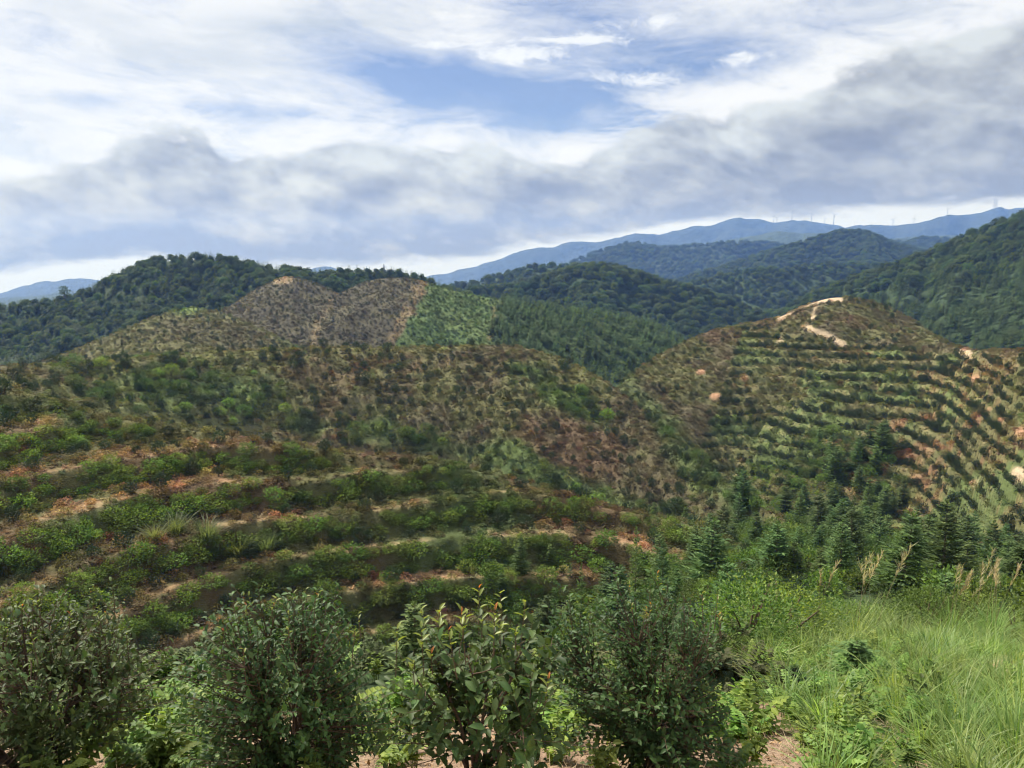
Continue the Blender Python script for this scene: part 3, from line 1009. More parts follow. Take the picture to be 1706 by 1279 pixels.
def herb_mesh(stems, h, leaf, seed, per=9):
    r_ = np.random.default_rng(seed)
    P_, D_, N_, L_, lines = [], [], [], [], []
    for i in range(stems):
        a = r_.uniform(0, 6.283)
        o = np.array([math.cos(a), math.sin(a), 0]) * r_.uniform(.1, .55)
        hh = h * r_.uniform(.55, 1.1)
        lines.append((np.array([o * 0.1, o * hh * .4 + [0, 0, hh * .55], o * hh * .8 + [0, 0, hh]]), np.array([.006, .005, .002]) * (h / .4)))
        for k in range(per):
            q = .25 + .75 * (k + 1) / per
            b = k * 2.4 + a
            P_.append(o * hh * .8 * q ** 1.3 + np.array([0, 0, hh * q]))
            D_.append(np.array([math.cos(b), math.sin(b), r_.uniform(-.1, .5)]))
            N_.append(np.array([0, 0, 1.]) + r_.normal(0, .3, 3))
            L_.append(leaf * r_.uniform(.6, 1.2) * (1.25 - .6 * q))
    L_ = np.array(L_)
    lv = leaves(LEAF8, np.array(P_), np.array(D_), np.array(N_), L_, L_ * .55)
    return join(lv, tubes(lines, 4))


def two_mats(name, crown, trunk, mc, mt):
    """crown and trunk in one mesh, for copies too small to show their parts"""
    v, f = join(crown, trunk)
    me = mesh_np(name, v, f, mc)
    me.materials.append(mt)
    ix = np.zeros(len(f), np.int32)
    ix[len(crown[1]):] = 1
    me.polygons.foreach_set('material_index', ix)
    return me


FIR = [fir_mesh(1.0, .27 + .025 * i, 15 + i, 9, 5, 200 + i, .10) for i in range(5)]
FIR_S = [fir_mesh(1.0, .25 + .03 * i, 9, 6, 2, 220 + i, .22) for i in range(3)]
BROAD = [broad_mesh(1.0, .50 + .04 * i, 13 + i, 60, 240 + i, .115, .12) for i in range(4)]
BUSH = [bushy_mesh(1.0, .36 + .04 * i, 420, .13, 260 + i, .8) for i in range(4)]
fir_c = [mesh_np('fir_crown', *c, M['fir_light'] if i % 2 else M['fir']) for i, (c, t) in enumerate(FIR)]
fir_t = [mesh_np('fir_trunk', *t, M['bark']) for c, t in FIR]
fir_one = [two_mats('fir_tree', c, t, M['fir'], M['bark']) for c, t in FIR_S]
fir_lo = [two_mats('light_fir_tree', c, t, M['fir_light'], M['bark']) for c, t in FIR_S]
broad_one = [two_mats('broadleaf_tree', c, t, M['forest'], M['bark']) for c, t in BROAD]
broad_c = [mesh_np('broadleaf_crown', *c, M['forest']) for c, t in BROAD]
broad_t = [mesh_np('broadleaf_trunk', *t, M['bark']) for c, t in BROAD]
bush_one = [two_mats('camellia_bush', c, t, M['bush'], M['twig']) for c, t in BUSH]
shrub_one = [two_mats('shrub', *bushy_mesh(1.0, .62 + .05 * i, 620, .13, 280 + i, .3, .0), M['shrub'], M['twig']) for i in range(4)]
cover_one = [mesh_np('fern', *fern_mesh(11, .62, 300 + i, 6), M['cover']) for i in range(3)] + \
            [mesh_np('low_shrub', *bushy_mesh(.75, .52, 120, .22, 310 + i, .3, .0)[0], M['cover']) for i in range(2)]
shrub_fine = [two_mats('fine_shrub', *bushy_mesh(1.0, .62 + .05 * i, 2600, .06, 285 + i, .3, .0), M['shrub'], M['twig']) for i in range(3)]
cover_fine = [mesh_np('slope_fern', *fern_mesh(13, .5, 305 + i, 12), M['cover']) for i in range(2)]
thicket_one = [two_mats('thicket_shrub', *bushy_mesh(1.0, .62 + .05 * i, 900, .10, 290 + i, .3, .0), M['thicket'], M['twig']) for i in range(3)]
feather_one = [mesh_np('feathery_shrub', *blades_mesh(230, 1.0, .55, .022, 330 + i, .75, 3), M['feather']) for i in range(2)]
grass_one = [mesh_np('grass_tuft', *blades_mesh(60, .55, .34, .010 + .003 * i, 340 + i, 1.0, 4), M['grass']) for i in range(4)]
herb_one = [mesh_np('herb', *herb_mesh(7, .38, .11, 350 + i), M['herb']) for i in range(3)]
hfern_one = [mesh_np('green_fern', *fern_mesh(10, .45, 360 + i, 11), M['herb']) for i in range(2)]


# ------------------------------------------------------------------ scattering
def instancer(name, pts, rot, scl, vi, protos, tint=None, label=None, parent=None):
    """many plants nobody could count: one object of points that carries the plants"""
    me = bpy.data.meshes.new(name)
    me.vertices.add(len(pts))
    me.vertices.foreach_set('co', np.ascontiguousarray(pts, np.float32).ravel())
    for nm, typ, dat in (('rot', 'FLOAT_VECTOR', rot), ('scl', 'FLOAT_VECTOR', scl)):
        at_ = me.attributes.new(nm, typ, 'POINT')
        at_.data.foreach_set('vector', np.ascontiguousarray(dat, np.float32).ravel())
    at_ = me.attributes.new('vi', 'INT', 'POINT')
    at_.data.foreach_set('value', np.ascontiguousarray(vi, np.int32))
    if tint is not None:
        at_ = me.attributes.new('tint', 'FLOAT_COLOR', 'POINT')
        at_.data.foreach_set('color', np.concatenate([tint, np.ones((len(tint), 1))], 1).astype(np.float32).ravel())
    o = obj(name, me, kind='stuff', label=label, parent=parent)
    ng = bpy.data.node_groups.new(name, 'GeometryNodeTree')
    ng.interface.new_socket('Geometry', in_out='INPUT', socket_type='NodeSocketGeometry')
    ng.interface.new_socket('Geometry', in_out='OUTPUT', socket_type='NodeSocketGeometry')
    nd, lk = ng.nodes, ng.links
    gi, go = nd.new('NodeGroupInput'), nd.new('NodeGroupOutput')
    g2i = nd.new('GeometryNodeGeometryToInstance')
    for p in reversed(protos):
        po = bpy.data.objects.new(p.name + '_source', p)
        oi = nd.new('GeometryNodeObjectInfo')
        oi.inputs['Object'].default_value = po
        lk.new(oi.outputs['Geometry'], g2i.inputs[0])
    iop = nd.new('GeometryNodeInstanceOnPoints')
    iop.inputs['Pick Instance'].default_value = True

    def attr(nm, dt):
        a = nd.new('GeometryNodeInputNamedAttribute')
        a.data_type = dt
        a.inputs['Name'].default_value = nm
        return a.outputs['Attribute']
    e2r = nd.new('FunctionNodeEulerToRotation')
    lk.new(attr('rot', 'FLOAT_VECTOR'), e2r.inputs[0])
    lk.new(gi.outputs[0], iop.inputs['Points'])
    lk.new(g2i.outputs[0], iop.inputs['Instance'])
    lk.new(attr('vi', 'INT'), iop.inputs['Instance Index'])
    lk.new(e2r.outputs[0], iop.inputs['Rotation'])
    lk.new(attr('scl', 'FLOAT_VECTOR'), iop.inputs['Scale'])
    lk.new(iop.outputs[0], go.inputs[0])
    md = o.modifiers.new('plants', 'NODES')
    md.node_group = ng
    return o


def sample(mask_w, hide=2.0, ulim=(-160, 1870)):
    """mask_w: plants per square metre on the grid -> x, y, grid row, grid column"""
    area = np.zeros_like(D)
    area[:-1] = D[:-1] * (2 * SMAX / (NS - 1)) * (D[1:] - D[:-1])
    lam = np.where((HIDE < hide) & (U > ulim[0]) & (U < ulim[1]) & (V < 1420), mask_w * area, 0)
    cnt = rng.poisson(lam)
    j, i = np.nonzero(cnt)
    r = cnt[j, i]
    j, i = np.repeat(j, r), np.repeat(i, r)
    k = (j < NL - 1) & (i < NS - 1)
    j, i = j[k], i[k]
    fs, fl = rng.random(len(j)), rng.random(len(j))
    s = sg[i] + fs * (sg[1] - sg[0])
    y = np.exp(Lk[j] + fl * (Lk[np.minimum(j + 1, NL - 1)] - Lk[j]))
    return s * y, y, j, i


def thin(x, y, dmin):
    """drop plants closer than dmin to one already kept"""
    cell, keep = {}, []
    for k, (a, b) in enumerate(zip(x, y)):
        dm = dmin[k] if hasattr(dmin, '__len__') else dmin
        c = (int(a // 4), int(b // 4))
        ok = True
        for p in (-1, 0, 1):
            for q in (-1, 0, 1):
                for (e, f) in cell.get((c[0] + p, c[1] + q), ()):
                    if (e - a) ** 2 + (f - b) ** 2 < dm * dm:
                        ok = False
                        break
                if not ok:
                    break
            if not ok:
                break
        if ok:
            cell.setdefault(c, []).append((a, b))
            keep.append(k)
    return np.array(keep, int)


def rots(n, tilt=.12):
    return np.stack([rng.normal(0, tilt, n), rng.normal(0, tilt, n), rng.uniform(0, 6.283, n)], 1)


def single(name, meshes, p, h, w, rz, label, cat, group, parts=None):
    """one plant as a thing of its own; parts: list of (name, mesh)"""
    if parts:
        o = obj(name, None, label=label, cat=cat, group=group)
        for pn, pm in parts:
            obj(pn, pm, o)
    else:
        o = obj(name, meshes, label=label, cat=cat, group=group)
    o.location = p
    o.rotation_euler = (rng.normal(0, .05), rng.normal(0, .05), rz)
    o.scale = (w, w, h)
    return o


ORD = ['first', 'second', 'third', 'fourth', 'fifth', 'sixth', 'seventh', 'eighth', 'ninth', 'tenth', 'eleventh', 'twelfth']


def nth(kk, kmax):
    return ORD[int(min(max(kmax - kk, 0), 11))]


def rank(vals, words):
    q_ = np.quantile(vals, np.linspace(0, 1, len(words) + 1)[1:-1])
    return [words[int(np.searchsorted(q_, v_))] for v_ in vals]


NOISE1 = fbm(X, D, 14, 3, 401)
NOISE2 = fbm(X, D, 5, 3, 411)
isH = {n: ID == HID[n] for n in HID}

# ---- low cover on the slopes: ferns and low shrubs, coloured as the ground around them
dens = np.zeros_like(D)
dens[isH['near']] = 3.6
dens[isH['mid']] = 1.9
dens[isH['right']] = 1.5
dens[isH['valley'] | isH['floor']] = .9
dens[isH['knoll']] = .75
dens[isH['brown'] | isH['plantation']] = .55
dens[isH['west_wood'] & (np.exp(-(((U - 205) / 70) ** 2 + ((V - 505) / 34) ** 2)) > .3)] = .25
dens *= np.clip(.35 + NOISE2 * 1.3, .2, 1.5)
lipm = isH['near'] & (PH >= 0) & ((PH > .93) | (PH < .25))
dens = np.where(lipm, dens * .85, dens)
dens = np.where(BARE > .5, dens * .04, dens)
cx, cy, cj, ci = sample(dens, 1.0)
cz = ground_z(cx, cy)
cu, cv = to_uv(cx, cy, cz)
tcol, _, _ = cover(cx, cy, cu, cv, ID[cj, ci], PH[cj, ci])
tcol = tcol * rng.uniform(.8, 1.25, (len(cx), 1)) * (1 + rng.normal(0, .10, (len(cx), 3)))
hid_c = ID[cj, ci]
sc = np.select([hid_c == HID['near'], hid_c == HID['mid'], hid_c == HID['right'], hid_c == HID['valley']], [.85, 1.0, 1.05, 1.1], 1.25) * rng.uniform(.55, 1.25, len(cx))
instancer('fern_cover', np.stack([cx, cy, cz - .05], 1), rots(len(cx), .2), np.stack([sc, sc, sc * rng.uniform(.6, 1.0, len(cx))], 1), rng.integers(0, 5, len(cx)), cover_one, np.clip(tcol, .01, .6),
          'ferns and low scrub covering the terraced hillsides')

# ---- thickets on the terrace banks of the near spur
bank = isH['near'] & (PH > .56) & (PH < .80)
bw = np.where(bank, 3.2 * sstep(NOISE1 + (V - 860) * .0006, .26, .38), 0) + np.where(isH['near'] & (V > 930), .10, 0)
sx, sy, sj, si = sample(bw, 1.5)
kp = thin(sx, sy, .62)
skk = KK[sj, si]
sx, sy, skk = sx[kp], sy[kp], skk[kp]
sz = ground_z(sx, sy)
su, sv = to_uv(sx, sy, sz)
ssz = rng.uniform(.75, 1.6, len(sx)) * np.interp(sv, [700, 900], [.75, 1.05])
order = np.argsort(-ssz / sy)
first, rest = order[:280], order[280:]
SZ = rank(ssz, ['low', 'knee-high', 'waist-high', 'tall', 'very tall'])
for k in first:
    od = nth(skk[k], skk.max())
    single('leafy_shrub', shrub_one[k % 4], (sx[k], sy[k], sz[k] - .1), ssz[k] * rng.uniform(.75, 1.0), ssz[k], rng.uniform(0, 6.28), SZ[k] + ' bright green leafy shrub on the %s terrace bank down the near spur' % od, 'shrub', '%s shrubs on the %s near terrace bank' % (SZ[k], od))
if len(rest):
    q = ssz[rest]
    instancer('bank_thicket', np.stack([sx[rest], sy[rest], sz[rest] - .1], 1), rots(len(rest)), np.stack([q, q, q * .85], 1), rng.integers(0, 4, len(rest)), shrub_one, None, 'dense green undergrowth along the terrace banks')

# ---- planted camellia bushes
rows = np.zeros_like(D)
rows = np.where(isH['near'] & (PH > .04) & (PH < .50), .34, rows)
rows = np.where(isH['near'] & (PH < 0), .10, rows)
rows = np.where(isH['mid'], np.where((PH > .0) & (PH < .42), .30, .05), rows)
rows = np.where(isH['right'] & (PH >= .03) & (PH < .24), 3.4 * sstep(NOISE1, .26, .36), rows)
rows = np.where(isH['right'] & (PH < 0), .05, rows)
rows = np.where(isH['knoll'], .07, rows)
rows = np.where(isH['brown'] | isH['plantation'], np.where(U < 830, .05, 0), rows)
rows = np.where(BARE > .4, 0, rows)
px, py, pj, pi_ = sample(rows, .8)
hid_p = ID[pj, pi_]
ph_p = PH[pj, pi_]
dm = np.select([hid_p == HID['near'], (hid_p == HID['right']) & (ph_p >= 0)], [1.75, .80], 1.9)
kp = thin(px, py, dm)
kk_p = KK[pj, pi_]
px, py, hid_p, ph_p, kk_p = px[kp], py[kp], hid_p[kp], ph_p[kp], kk_p[kp]
pz = ground_z(px, py)
ps = np.select([hid_p == HID['near'], hid_p == HID['mid'], (hid_p == HID['right']) & (ph_p >= 0)], [1.3, 1.6, 1.30], 1.1) * rng.uniform(.6, 1.3, len(px))
ps = ps * np.where((hid_p == HID['right']) | (hid_p == HID['mid']), np.exp(rng.normal(0, .16, len(px))), 1.0)
ps = np.where(rng.random(len(px)) < .12, ps * .55, ps)
order = np.argsort(-ps / py)
first, rest = order[:300], order[300:]
LAB = {HID['near']: ('dark tea-oil bush planted on a near terrace above the thickets', 'bushes on the near terraces'),
       HID['mid']: ('dark tea-oil bush dotted on the brown middle hillside', 'bushes dotted over the middle hill'),
       HID['right']: ('dark tea-oil bush off the rows under the sandy summit', 'bush rows on the terraced hill')}
SZ = rank(ps, ['very small', 'small', 'middling', 'large', 'very large'])
kmx = {h_: kk_p[(hid_p == h_) & (ph_p >= 0)].max() for h_ in (HID['near'], HID['right'])}
for k in first:
    h_ = int(hid_p[k])
    lb = LAB.get(h_, LAB[HID['mid']])
    tx_ = lb[0]
    if h_ in kmx and ph_p[k] >= 0:
        tx_ = 'dark tea-oil bush on the %s terrace %s' % (nth(kk_p[k], kmx[h_]), 'below the near crest' if h_ == HID['near'] else 'below the sandy summit')
    lb = (SZ[k] + ' ' + tx_, lb[1] + ', ' + SZ[k] + ' ' + (nth(kk_p[k], kmx[h_]) if h_ in kmx and ph_p[k] >= 0 else 'scattered'))
    single('camellia_bush', bush_one[k % 4], (px[k], py[k], pz[k] - .06), ps[k], ps[k] * rng.uniform(.9, 1.25), rng.uniform(0, 6.28), lb[0], 'bush', lb[1])
w = ps[rest] * rng.uniform(.9, 1.25, len(rest))
instancer('bush_plantation', np.stack([px[rest], py[rest], pz[rest] - .06], 1), rots(len(rest), .06), np.stack([w, w, ps[rest]], 1), rng.integers(0, 4, len(rest)), bush_one, None, 'small dark planted bushes in rows and dots over the farther slopes')

# ---- firs: valley bottom in front of the terraced hill, gully edges
fw = np.zeros_like(D)
vz = np.exp(-(((U - 1400) / 95) ** 2 + ((V - 800) / 75) ** 2)) + np.exp(-(((U - 1330) / 170) ** 2 + ((V - 880) / 40) ** 2)) * .8
meadow = np.exp(-(((U - 1290) / 60) ** 2 + ((V - 815) / 34) ** 2))
fw = np.where(isH['right'], np.where(vz > .35, .085, 0), fw)
fw = np.where(isH['mid'] & (U > 1120) & (V > 760), .030, fw)
fw = np.where(isH['valley'] | isH['floor'], .028, fw)
fw = np.where(isH['valley'] & (D < 75), .048, fw)
fw = np.where(meadow > .30, 0, fw)
fw = np.where((isH['valley'] | isH['floor'] | isH['mid']) & (U > 1190) & (U < 1345) & (V < 915), fw * .25, fw)
fw = np.where(isH['near'] & (U > 820) & (V > 880), .030, fw)
fx, fy, fj, fi = sample(fw, 2.5)
fh = np.interp(fy, [35, 60, 120, 170], [3.6, 4.4, 6.0, 6.8]) * rng.uniform(.35, 1.25, len(fx))
fh = np.where(ID[fj, fi] == HID['near'], fh * .62, fh)
kp = thin(fx, fy, .34 * fh)
fx, fy, fh = fx[kp], fy[kp], fh[kp]
fz = ground_z(fx, fy)
order = np.argsort(-fh / fy)
SZ = rank(fh, ['tiny', 'short', 'middling', 'tall', 'very tall'])
for n_, k in enumerate(order[:300]):
    t = k % 5
    w = fh[k] * rng.uniform(.85, 1.3)
    lb = ('young green fir growing in the valley below the grassy bank', 'young firs in the valley') if fy[k] < 80 else ('fir tree in the gully at the foot of the terraced hill', 'firs in the gully')
    slim = w / fh[k] < 1.05
    lb = (SZ[k] + (' slim ' if slim else ' broad ') + lb[0], SZ[k] + (' slim ' if slim else ' broad ') + lb[1])
    if fh[k] / fy[k] * FPX > 36:
        single('fir_tree', None, (fx[k], fy[k], fz[k] - .05), fh[k], w, rng.uniform(0, 6.28), lb[0], 'tree', lb[1], [('crown', fir_c[t]), ('trunk', fir_t[t])])
    else:
        single('fir_tree', (fir_one + fir_lo)[k % 6], (fx[k], fy[k], fz[k] - .05), fh[k], w, rng.uniform(0, 6.28), lb[0], 'tree', lb[1])
rest = order[300:]
if len(rest):
    w = fh[rest]
    instancer('fir_thicket', np.stack([fx[rest], fy[rest], fz[rest]], 1), rots(len(rest), .04), np.stack([w, w, fh[rest]], 1), rng.integers(0, 6, len(rest)), fir_one + fir_lo, None, 'smaller firs filling the valley')

# broad shrubs between the firs of the valley
vw = np.where((isH['valley'] | isH['floor']) & (meadow < .4), .26, 0) + np.where(isH['right'] & (vz > .3), .06, 0) + np.where(isH['mid'] & (GRN > .3), .05, 0) + np.where(isH['mid'] & (U > 1120) & (V > 760), .06, 0)
vx, vy, vj, vi_ = sample(vw, 1.5)
vs_ = rng.uniform(.8, 2.0, len(vx)) * np.interp(vy, [40, 150], [.9, 1.5])
instancer('valley_undergrowth', np.stack([vx, vy, ground_z(vx, vy) - .1], 1), rots(len(vx)), np.stack([vs_, vs_, vs_ * .9], 1), rng.integers(0, 4, len(vx)), thicket_one + [shrub_one[0]], None, 'green undergrowth filling the gullies and valley')
mw = np.where((meadow > .22) & (HIDE < 2), 2.2, 0)
mx_, my_, mj_, mi_ = sample(mw, 2)
q = rng.uniform(.8, 1.6, len(mx_))
instancer('meadow_grass', np.stack([mx_, my_, ground_z(mx_, my_)], 1), rots(len(mx_)), np.stack([q * 1.6, q * 1.6, q], 1), rng.integers(0, 4, len(mx_)), grass_one, None, 'pale grass in the small valley meadow')

# ---- woods on the hills behind
edge2 = np.interp(V, [490, 575, 640], [838, 812, 800]) + (NOISE1 - .5) * 36
edge1 = np.interp(V, [465, 575, 640], [722, 652, 615]) + (NOISE1 - .5) * 36
con = np.zeros_like(D)
bro = np.zeros_like(D)
con = np.where(isH['plantation'] & (U > edge2), .13, con)
con = np.where(isH['plantation'] & (U > edge1) & (U < edge2), .16, con)          # knee-high green plantation
clear = np.exp(-(((U - 205) / 70) ** 2 + ((V - 505) / 34) ** 2))
con = np.where(isH['west_wood'], np.where(NOISE1 > .46, .090, .030) * np.where(clear < .5, 1, .45), con)
bro = np.where(isH['west_wood'], np.where(NOISE1 > .46, .025, .060) * np.where(clear < .5, 1, .45), bro)
bro = np.where(isH['mid_wood'], .045, bro)
con = np.where(isH['mid_wood'], .006, con)
eastmix = sstep(V - np.interp(U, [1300, 1450, 1600, 1706], [540, 490, 455, 430]) + (NOISE1 - .5) * 120, -15, 15)
con = np.where(isH['east_wood'], .085 * eastmix, con)
bro = np.where(isH['east_wood'], .030 * (1 - eastmix), bro)
con = np.where(isH['far_wood'], .020, con)
bro = np.where(isH['far_wood'], .012, bro)
tx, ty, tj, ti = sample(con, 5)
hid_t = ID[tj, ti]
tu = U[tj, ti]
th = np.select([(hid_t == HID['plantation']) & (tu > edge2[tj, ti]), hid_t == HID['plantation'], hid_t == HID['east_wood']], [5.0, 1.5, 7.0], 6.5) * rng.uniform(.6, 1.2, len(tx))
tz = ground_z(tx, ty)
order = np.argsort(-np.where(th > 2.5, th, 0) / ty)
GL = {HID['plantation']: ('young conifer beside the pale green plantation', 'conifers beside the green plantation'),
      HID['west_wood']: ('conifer on the hill with the lone tree', 'conifers of the wood on the long hill'),
      HID['east_wood']: ('conifer on the steep slope behind the terraced hill', 'conifers on the steep wooded slope')}
SZ = rank(th, ['short', 'middling', 'tall', 'very tall'])
for k in order[:300]:
    lb = GL.get(int(hid_t[k]), ('conifer on the wooded hill in the distance', 'conifers on the far wooded hills'))
    wd = th[k] * rng.uniform(.9, 1.4)
    pre = SZ[k] + (' slim ' if wd / th[k] < 1.06 else ' wide ' if wd / th[k] > 1.24 else ' ')
    lb = (pre + lb[0], pre + lb[1])
    single('conifer', (fir_lo if hid_t[k] == HID['plantation'] else fir_one)[k % 3], (tx[k], ty[k], tz[k] - .2), th[k], wd, rng.uniform(0, 6.28), lb[0], 'tree', lb[1])
rest = order[300:]
w = th[rest] * np.where(th[rest] < 2.6, 1.7, 1.15) * rng.uniform(.85, 1.25, len(rest))
instancer('conifer_wood', np.stack([tx[rest], ty[rest], tz[rest] - .2], 1), rots(len(rest), .03), np.stack([w, w, th[rest]], 1), rng.integers(0, 3, len(rest)) + np.where(hid_t[rest] == HID['plantation'], 3, np.where(rng.random(len(rest)) < .25, 3, 0)), fir_one + fir_lo, None, 'conifer wood on the hills behind')
ox, oy, oj, oi_ = sample(bro, 6)
oh = rng.uniform(6.0, 10.0, len(ox)) * np.select([ID[oj, oi_] == HID['east_wood'], ID[oj, oi_] == HID['west_wood']], [.85, .68], .95)
kp = thin(ox, oy, .42 * oh)
ox, oy, oh, oj, oi_ = ox[kp], oy[kp], oh[kp], oj[kp], oi_[kp]
oz = ground_z(ox, oy)
order = np.argsort(-oh / oy)
GB = {HID['west_wood']: ('round broadleaf tree on the hill with the lone tree', 'broadleaf trees of the wood on the long hill'),
      HID['mid_wood']: ('round broadleaf tree on the dark domed wood', 'broadleaf trees of the dark domed wood'),
      HID['east_wood']: ('round broadleaf tree on the steep wooded ridge', 'broadleaf trees on the steep wooded slope')}
SZ = rank(oh, ['small', 'middling', 'large', 'very large'])
for k in order[:300]:
    lb = GB.get(int(ID[oj[k], oi_[k]]), ('round broadleaf tree on a farther wooded hill', 'broadleaf trees on the far wooded hills'))
    wd = oh[k] * rng.uniform(.9, 1.25)
    pre = SZ[k] + (' narrow ' if wd / oh[k] < 1.0 else ' spreading ' if wd / oh[k] > 1.15 else ' ')
    lb = (pre + lb[0], pre + lb[1])
    single('broadleaf_tree', broad_one[k % 4], (ox[k], oy[k], oz[k] - .3), oh[k], wd, rng.uniform(0, 6.28), lb[0], 'tree', lb[1])
rest = order[300:]
w = oh[rest] * rng.uniform(.95, 1.3, len(rest))
instancer('broadleaf_wood', np.stack([ox[rest], oy[rest], oz[rest] - .3], 1), rots(len(rest), .05), np.stack([w, w, oh[rest]], 1), rng.integers(0, 4, len(rest)), broad_one, None, 'broadleaf wood on the hills behind')


# trees on the nearer of the distant hills
rp = []
for dist_, n_ in ((1650, 9000), (2600, 9000)):
    vv = RIDGE[dist_]
    a_, b_ = rng.uniform(0, 33, n_), rng.uniform(0, 418, n_)
    i_, j_ = a_.astype(int), b_.astype(int)
    fa, fb = (a_ - i_)[:, None], (b_ - j_)[:, None]
    rp.append((vv[i_, j_] * (1 - fa) + vv[i_ + 1, j_] * fa) * (1 - fb) + (vv[i_, j_ + 1] * (1 - fa) + vv[i_ + 1, j_ + 1] * fa) * fb)
rp = np.concatenate(rp)
ru, rv = to_uv(rp[:, 0], rp[:, 1], rp[:, 2])
rp = rp[(ru > -100) & (ru < 1800) & (rv < 520)]
q = rng.uniform(7, 12, len(rp)) * np.where(rp[:, 1] > 2000, 1.25, 1.0)
instancer('distant_wood', rp - [0, 0, .5], rots(len(rp), .05), np.stack([q * 1.25, q * 1.25, q], 1), rng.integers(0, 4, len(rp)), broad_one, None, 'far-off wood on the hazy hills')

# ------------------------------------------------------------------ foreground bushes
def camellia(name, u, d, top_v, rx, leaf, n_twigs, per, seed, label, stems=9, shoots=10, open_=0.0, tall_shoots=0):
    """one big tea-oil bush: stems, twigs and leaves grown towards points of its crown"""
    r_ = np.random.default_rng(seed)
    s, _ = unproj(u, 1150)
    bx_, by_ = s * d, d
    bz_ = float(ground_z(np.array([bx_]), np.array([by_]))[0])
    _, tt = unproj(u, top_v)
    h = tt * d - bz_
    root = obj(name, None, loc=(bx_, by_, bz_), label=label, cat='bush', group='bushes along the edge of the bank')
    lines, skel = [], []
    for i in range(stems):
        a = i * 2.399 + r_.uniform(-.4, .4)
        q = r_.uniform(.15, .8)
        tip = np.array([math.cos(a) * rx * q, math.sin(a) * rx * q, h * r_.uniform(.62, .9) * math.sqrt(1 - .55 * q * q)])
        t = np.linspace(0, 1, 9)[:, None]
        b0 = np.array([math.cos(a), math.sin(a), 0]) * .035
        pts = b0 * (1 - t) + tip * np.concatenate([t ** 1.25, t ** 1.25, t ** .9], 1) + np.concatenate([np.zeros((1, 3)), np.cumsum(r_.normal(0, .010, (8, 3)), 0)])
        pts[0, 2] = -.06
        lines.append((pts, np.linspace(.013, .0035, 9) * (1.1 if open_ else 1)))
        skel.append(pts[2:])
    sk = np.concatenate(skel)
    P_, D_, N_, L_ = [], [], [], []
    sh_P, sh_D, sh_N, sh_L, rd_P, rd_D, rd_N, rd_L = [], [], [], [], [], [], [], []
    k = 0
    while k < n_twigs:
        dv = sph(1)[0]
        rad = r_.uniform(.25, 1) ** .42
        lump = 1 + .19 * math.sin(3 * math.atan2(dv[1], dv[0]) + seed) + .17 * math.sin(5 * dv[2] + 2 * math.atan2(dv[1], dv[0]) + seed)
        e = np.array([dv[0] * rx * rad * lump, dv[1] * rx * rad * lump, h * (.50 + .49 * dv[2] * rad * lump)])
        e[0] += rx * .16 * math.sin(seed * 2.1) * (e[2] / h)
        if dv[2] < -.75 and r_.random() < .6:
            continue
        k += 1
        w = e - np.array([e[0] * .25, e[1] * .25, .20 * h])
        dd = np.linalg.norm(sk - w, axis=1) + np.where(sk[:, 2] > e[2], .5, 0)
        b = sk[np.argmin(dd)]
        t = np.linspace(0, 1, 5)[:, None]
        c = (b + e) / 2 + np.array([0, 0, -.04]) + r_.normal(0, .02, 3)
        pts = b * (1 - t) ** 2 + 2 * c * t * (1 - t) + e * t ** 2
        lines.append((pts, np.linspace(.0042, .0014, 5)))
        ln = np.linalg.norm(e - b)
        tw = unit(e - c + np.array([0, 0, .35 * np.linalg.norm(e - c)]))
        for m_ in range(per):
            q = 1 - (m_ + r_.random()) / per * min(1, .24 / max(ln, .05)) * 1.0
            p = b * (1 - q) ** 2 + 2 * c * q * (1 - q) + e * q ** 2
            a = m_ * 2.4 + r_.uniform(-.4, .4)
            x1 = unit(np.cross(tw, np.array([.3, .5, .2])))
            x2 = np.cross(tw, x1)
            o_ = x1 * math.cos(a) + x2 * math.sin(a)
            P_.append(p)
            D_.append(o_ * .85 + tw * r_.uniform(.25, .9) + np.array([0, 0, r_.uniform(-.25, .2)]))
            N_.append(np.array([0, 0, .9]) + o_ * -.35 + tw * .6 + r_.normal(0, .25, 3))
            L_.append(leaf * r_.uniform(.6, 1.2))
    for m_ in range(shoots + tall_shoots):
        tall = m_ >= shoots
        a, q = r_.uniform(0, 6.283), r_.uniform(.1, .95)
        hh = h * (.55 + .42 * math.sqrt(max(0, 1 - q * q)))
        b = np.array([math.cos(a) * rx * q * .9, math.sin(a) * rx * q * .9, hh * .88])
        e = b + np.array([r_.normal(0, .03), r_.normal(0, .03), h * (r_.uniform(.22, .34) if tall else r_.uniform(.10, .18))])
        lines.append((np.linspace(b, e, 4), np.linspace(.0035, .0018, 4)))
        for j in range(8 if tall else 6):
            f = .3 + .7 * (j + 1) / (8 if tall else 6)
            aa_ = j * 2.4 + a
            p = b + (e - b) * f
            o_ = np.array([math.cos(aa_), math.sin(aa_), r_.uniform(.4, 1.1)])
            tgt = (sh_P, sh_D, sh_N, sh_L)
            if f > .85 and r_.random() < .25:
                tgt = (rd_P, rd_D, rd_N, rd_L)
                o_[2] = 1.6
            elif f < .55:
                tgt = (P_, D_, N_, L_)
            tgt[0].append(p)
            tgt[1].append(o_)
            tgt[2].append(np.array([-o_[0], -o_[1], 1.0]) + r_.normal(0, .2, 3))
            tgt[3].append(leaf * r_.uniform(.6, .95) * (1.15 - .35 * f))
    P_, D_, N_, L_ = (np.array(q) for q in (P_, D_, N_, L_))
    obj('stems', mesh_np('stems', *tubes(lines, 5), M['twig'], True), root)
    order = np.argsort(-(L_ / (P_[:, 1] + by_)) * (1 + .6 * (P_[:, 1] < 0)))
    pick, rest = order[:300], order[300:]
    x, y, z = leaf_frames(D_, N_)
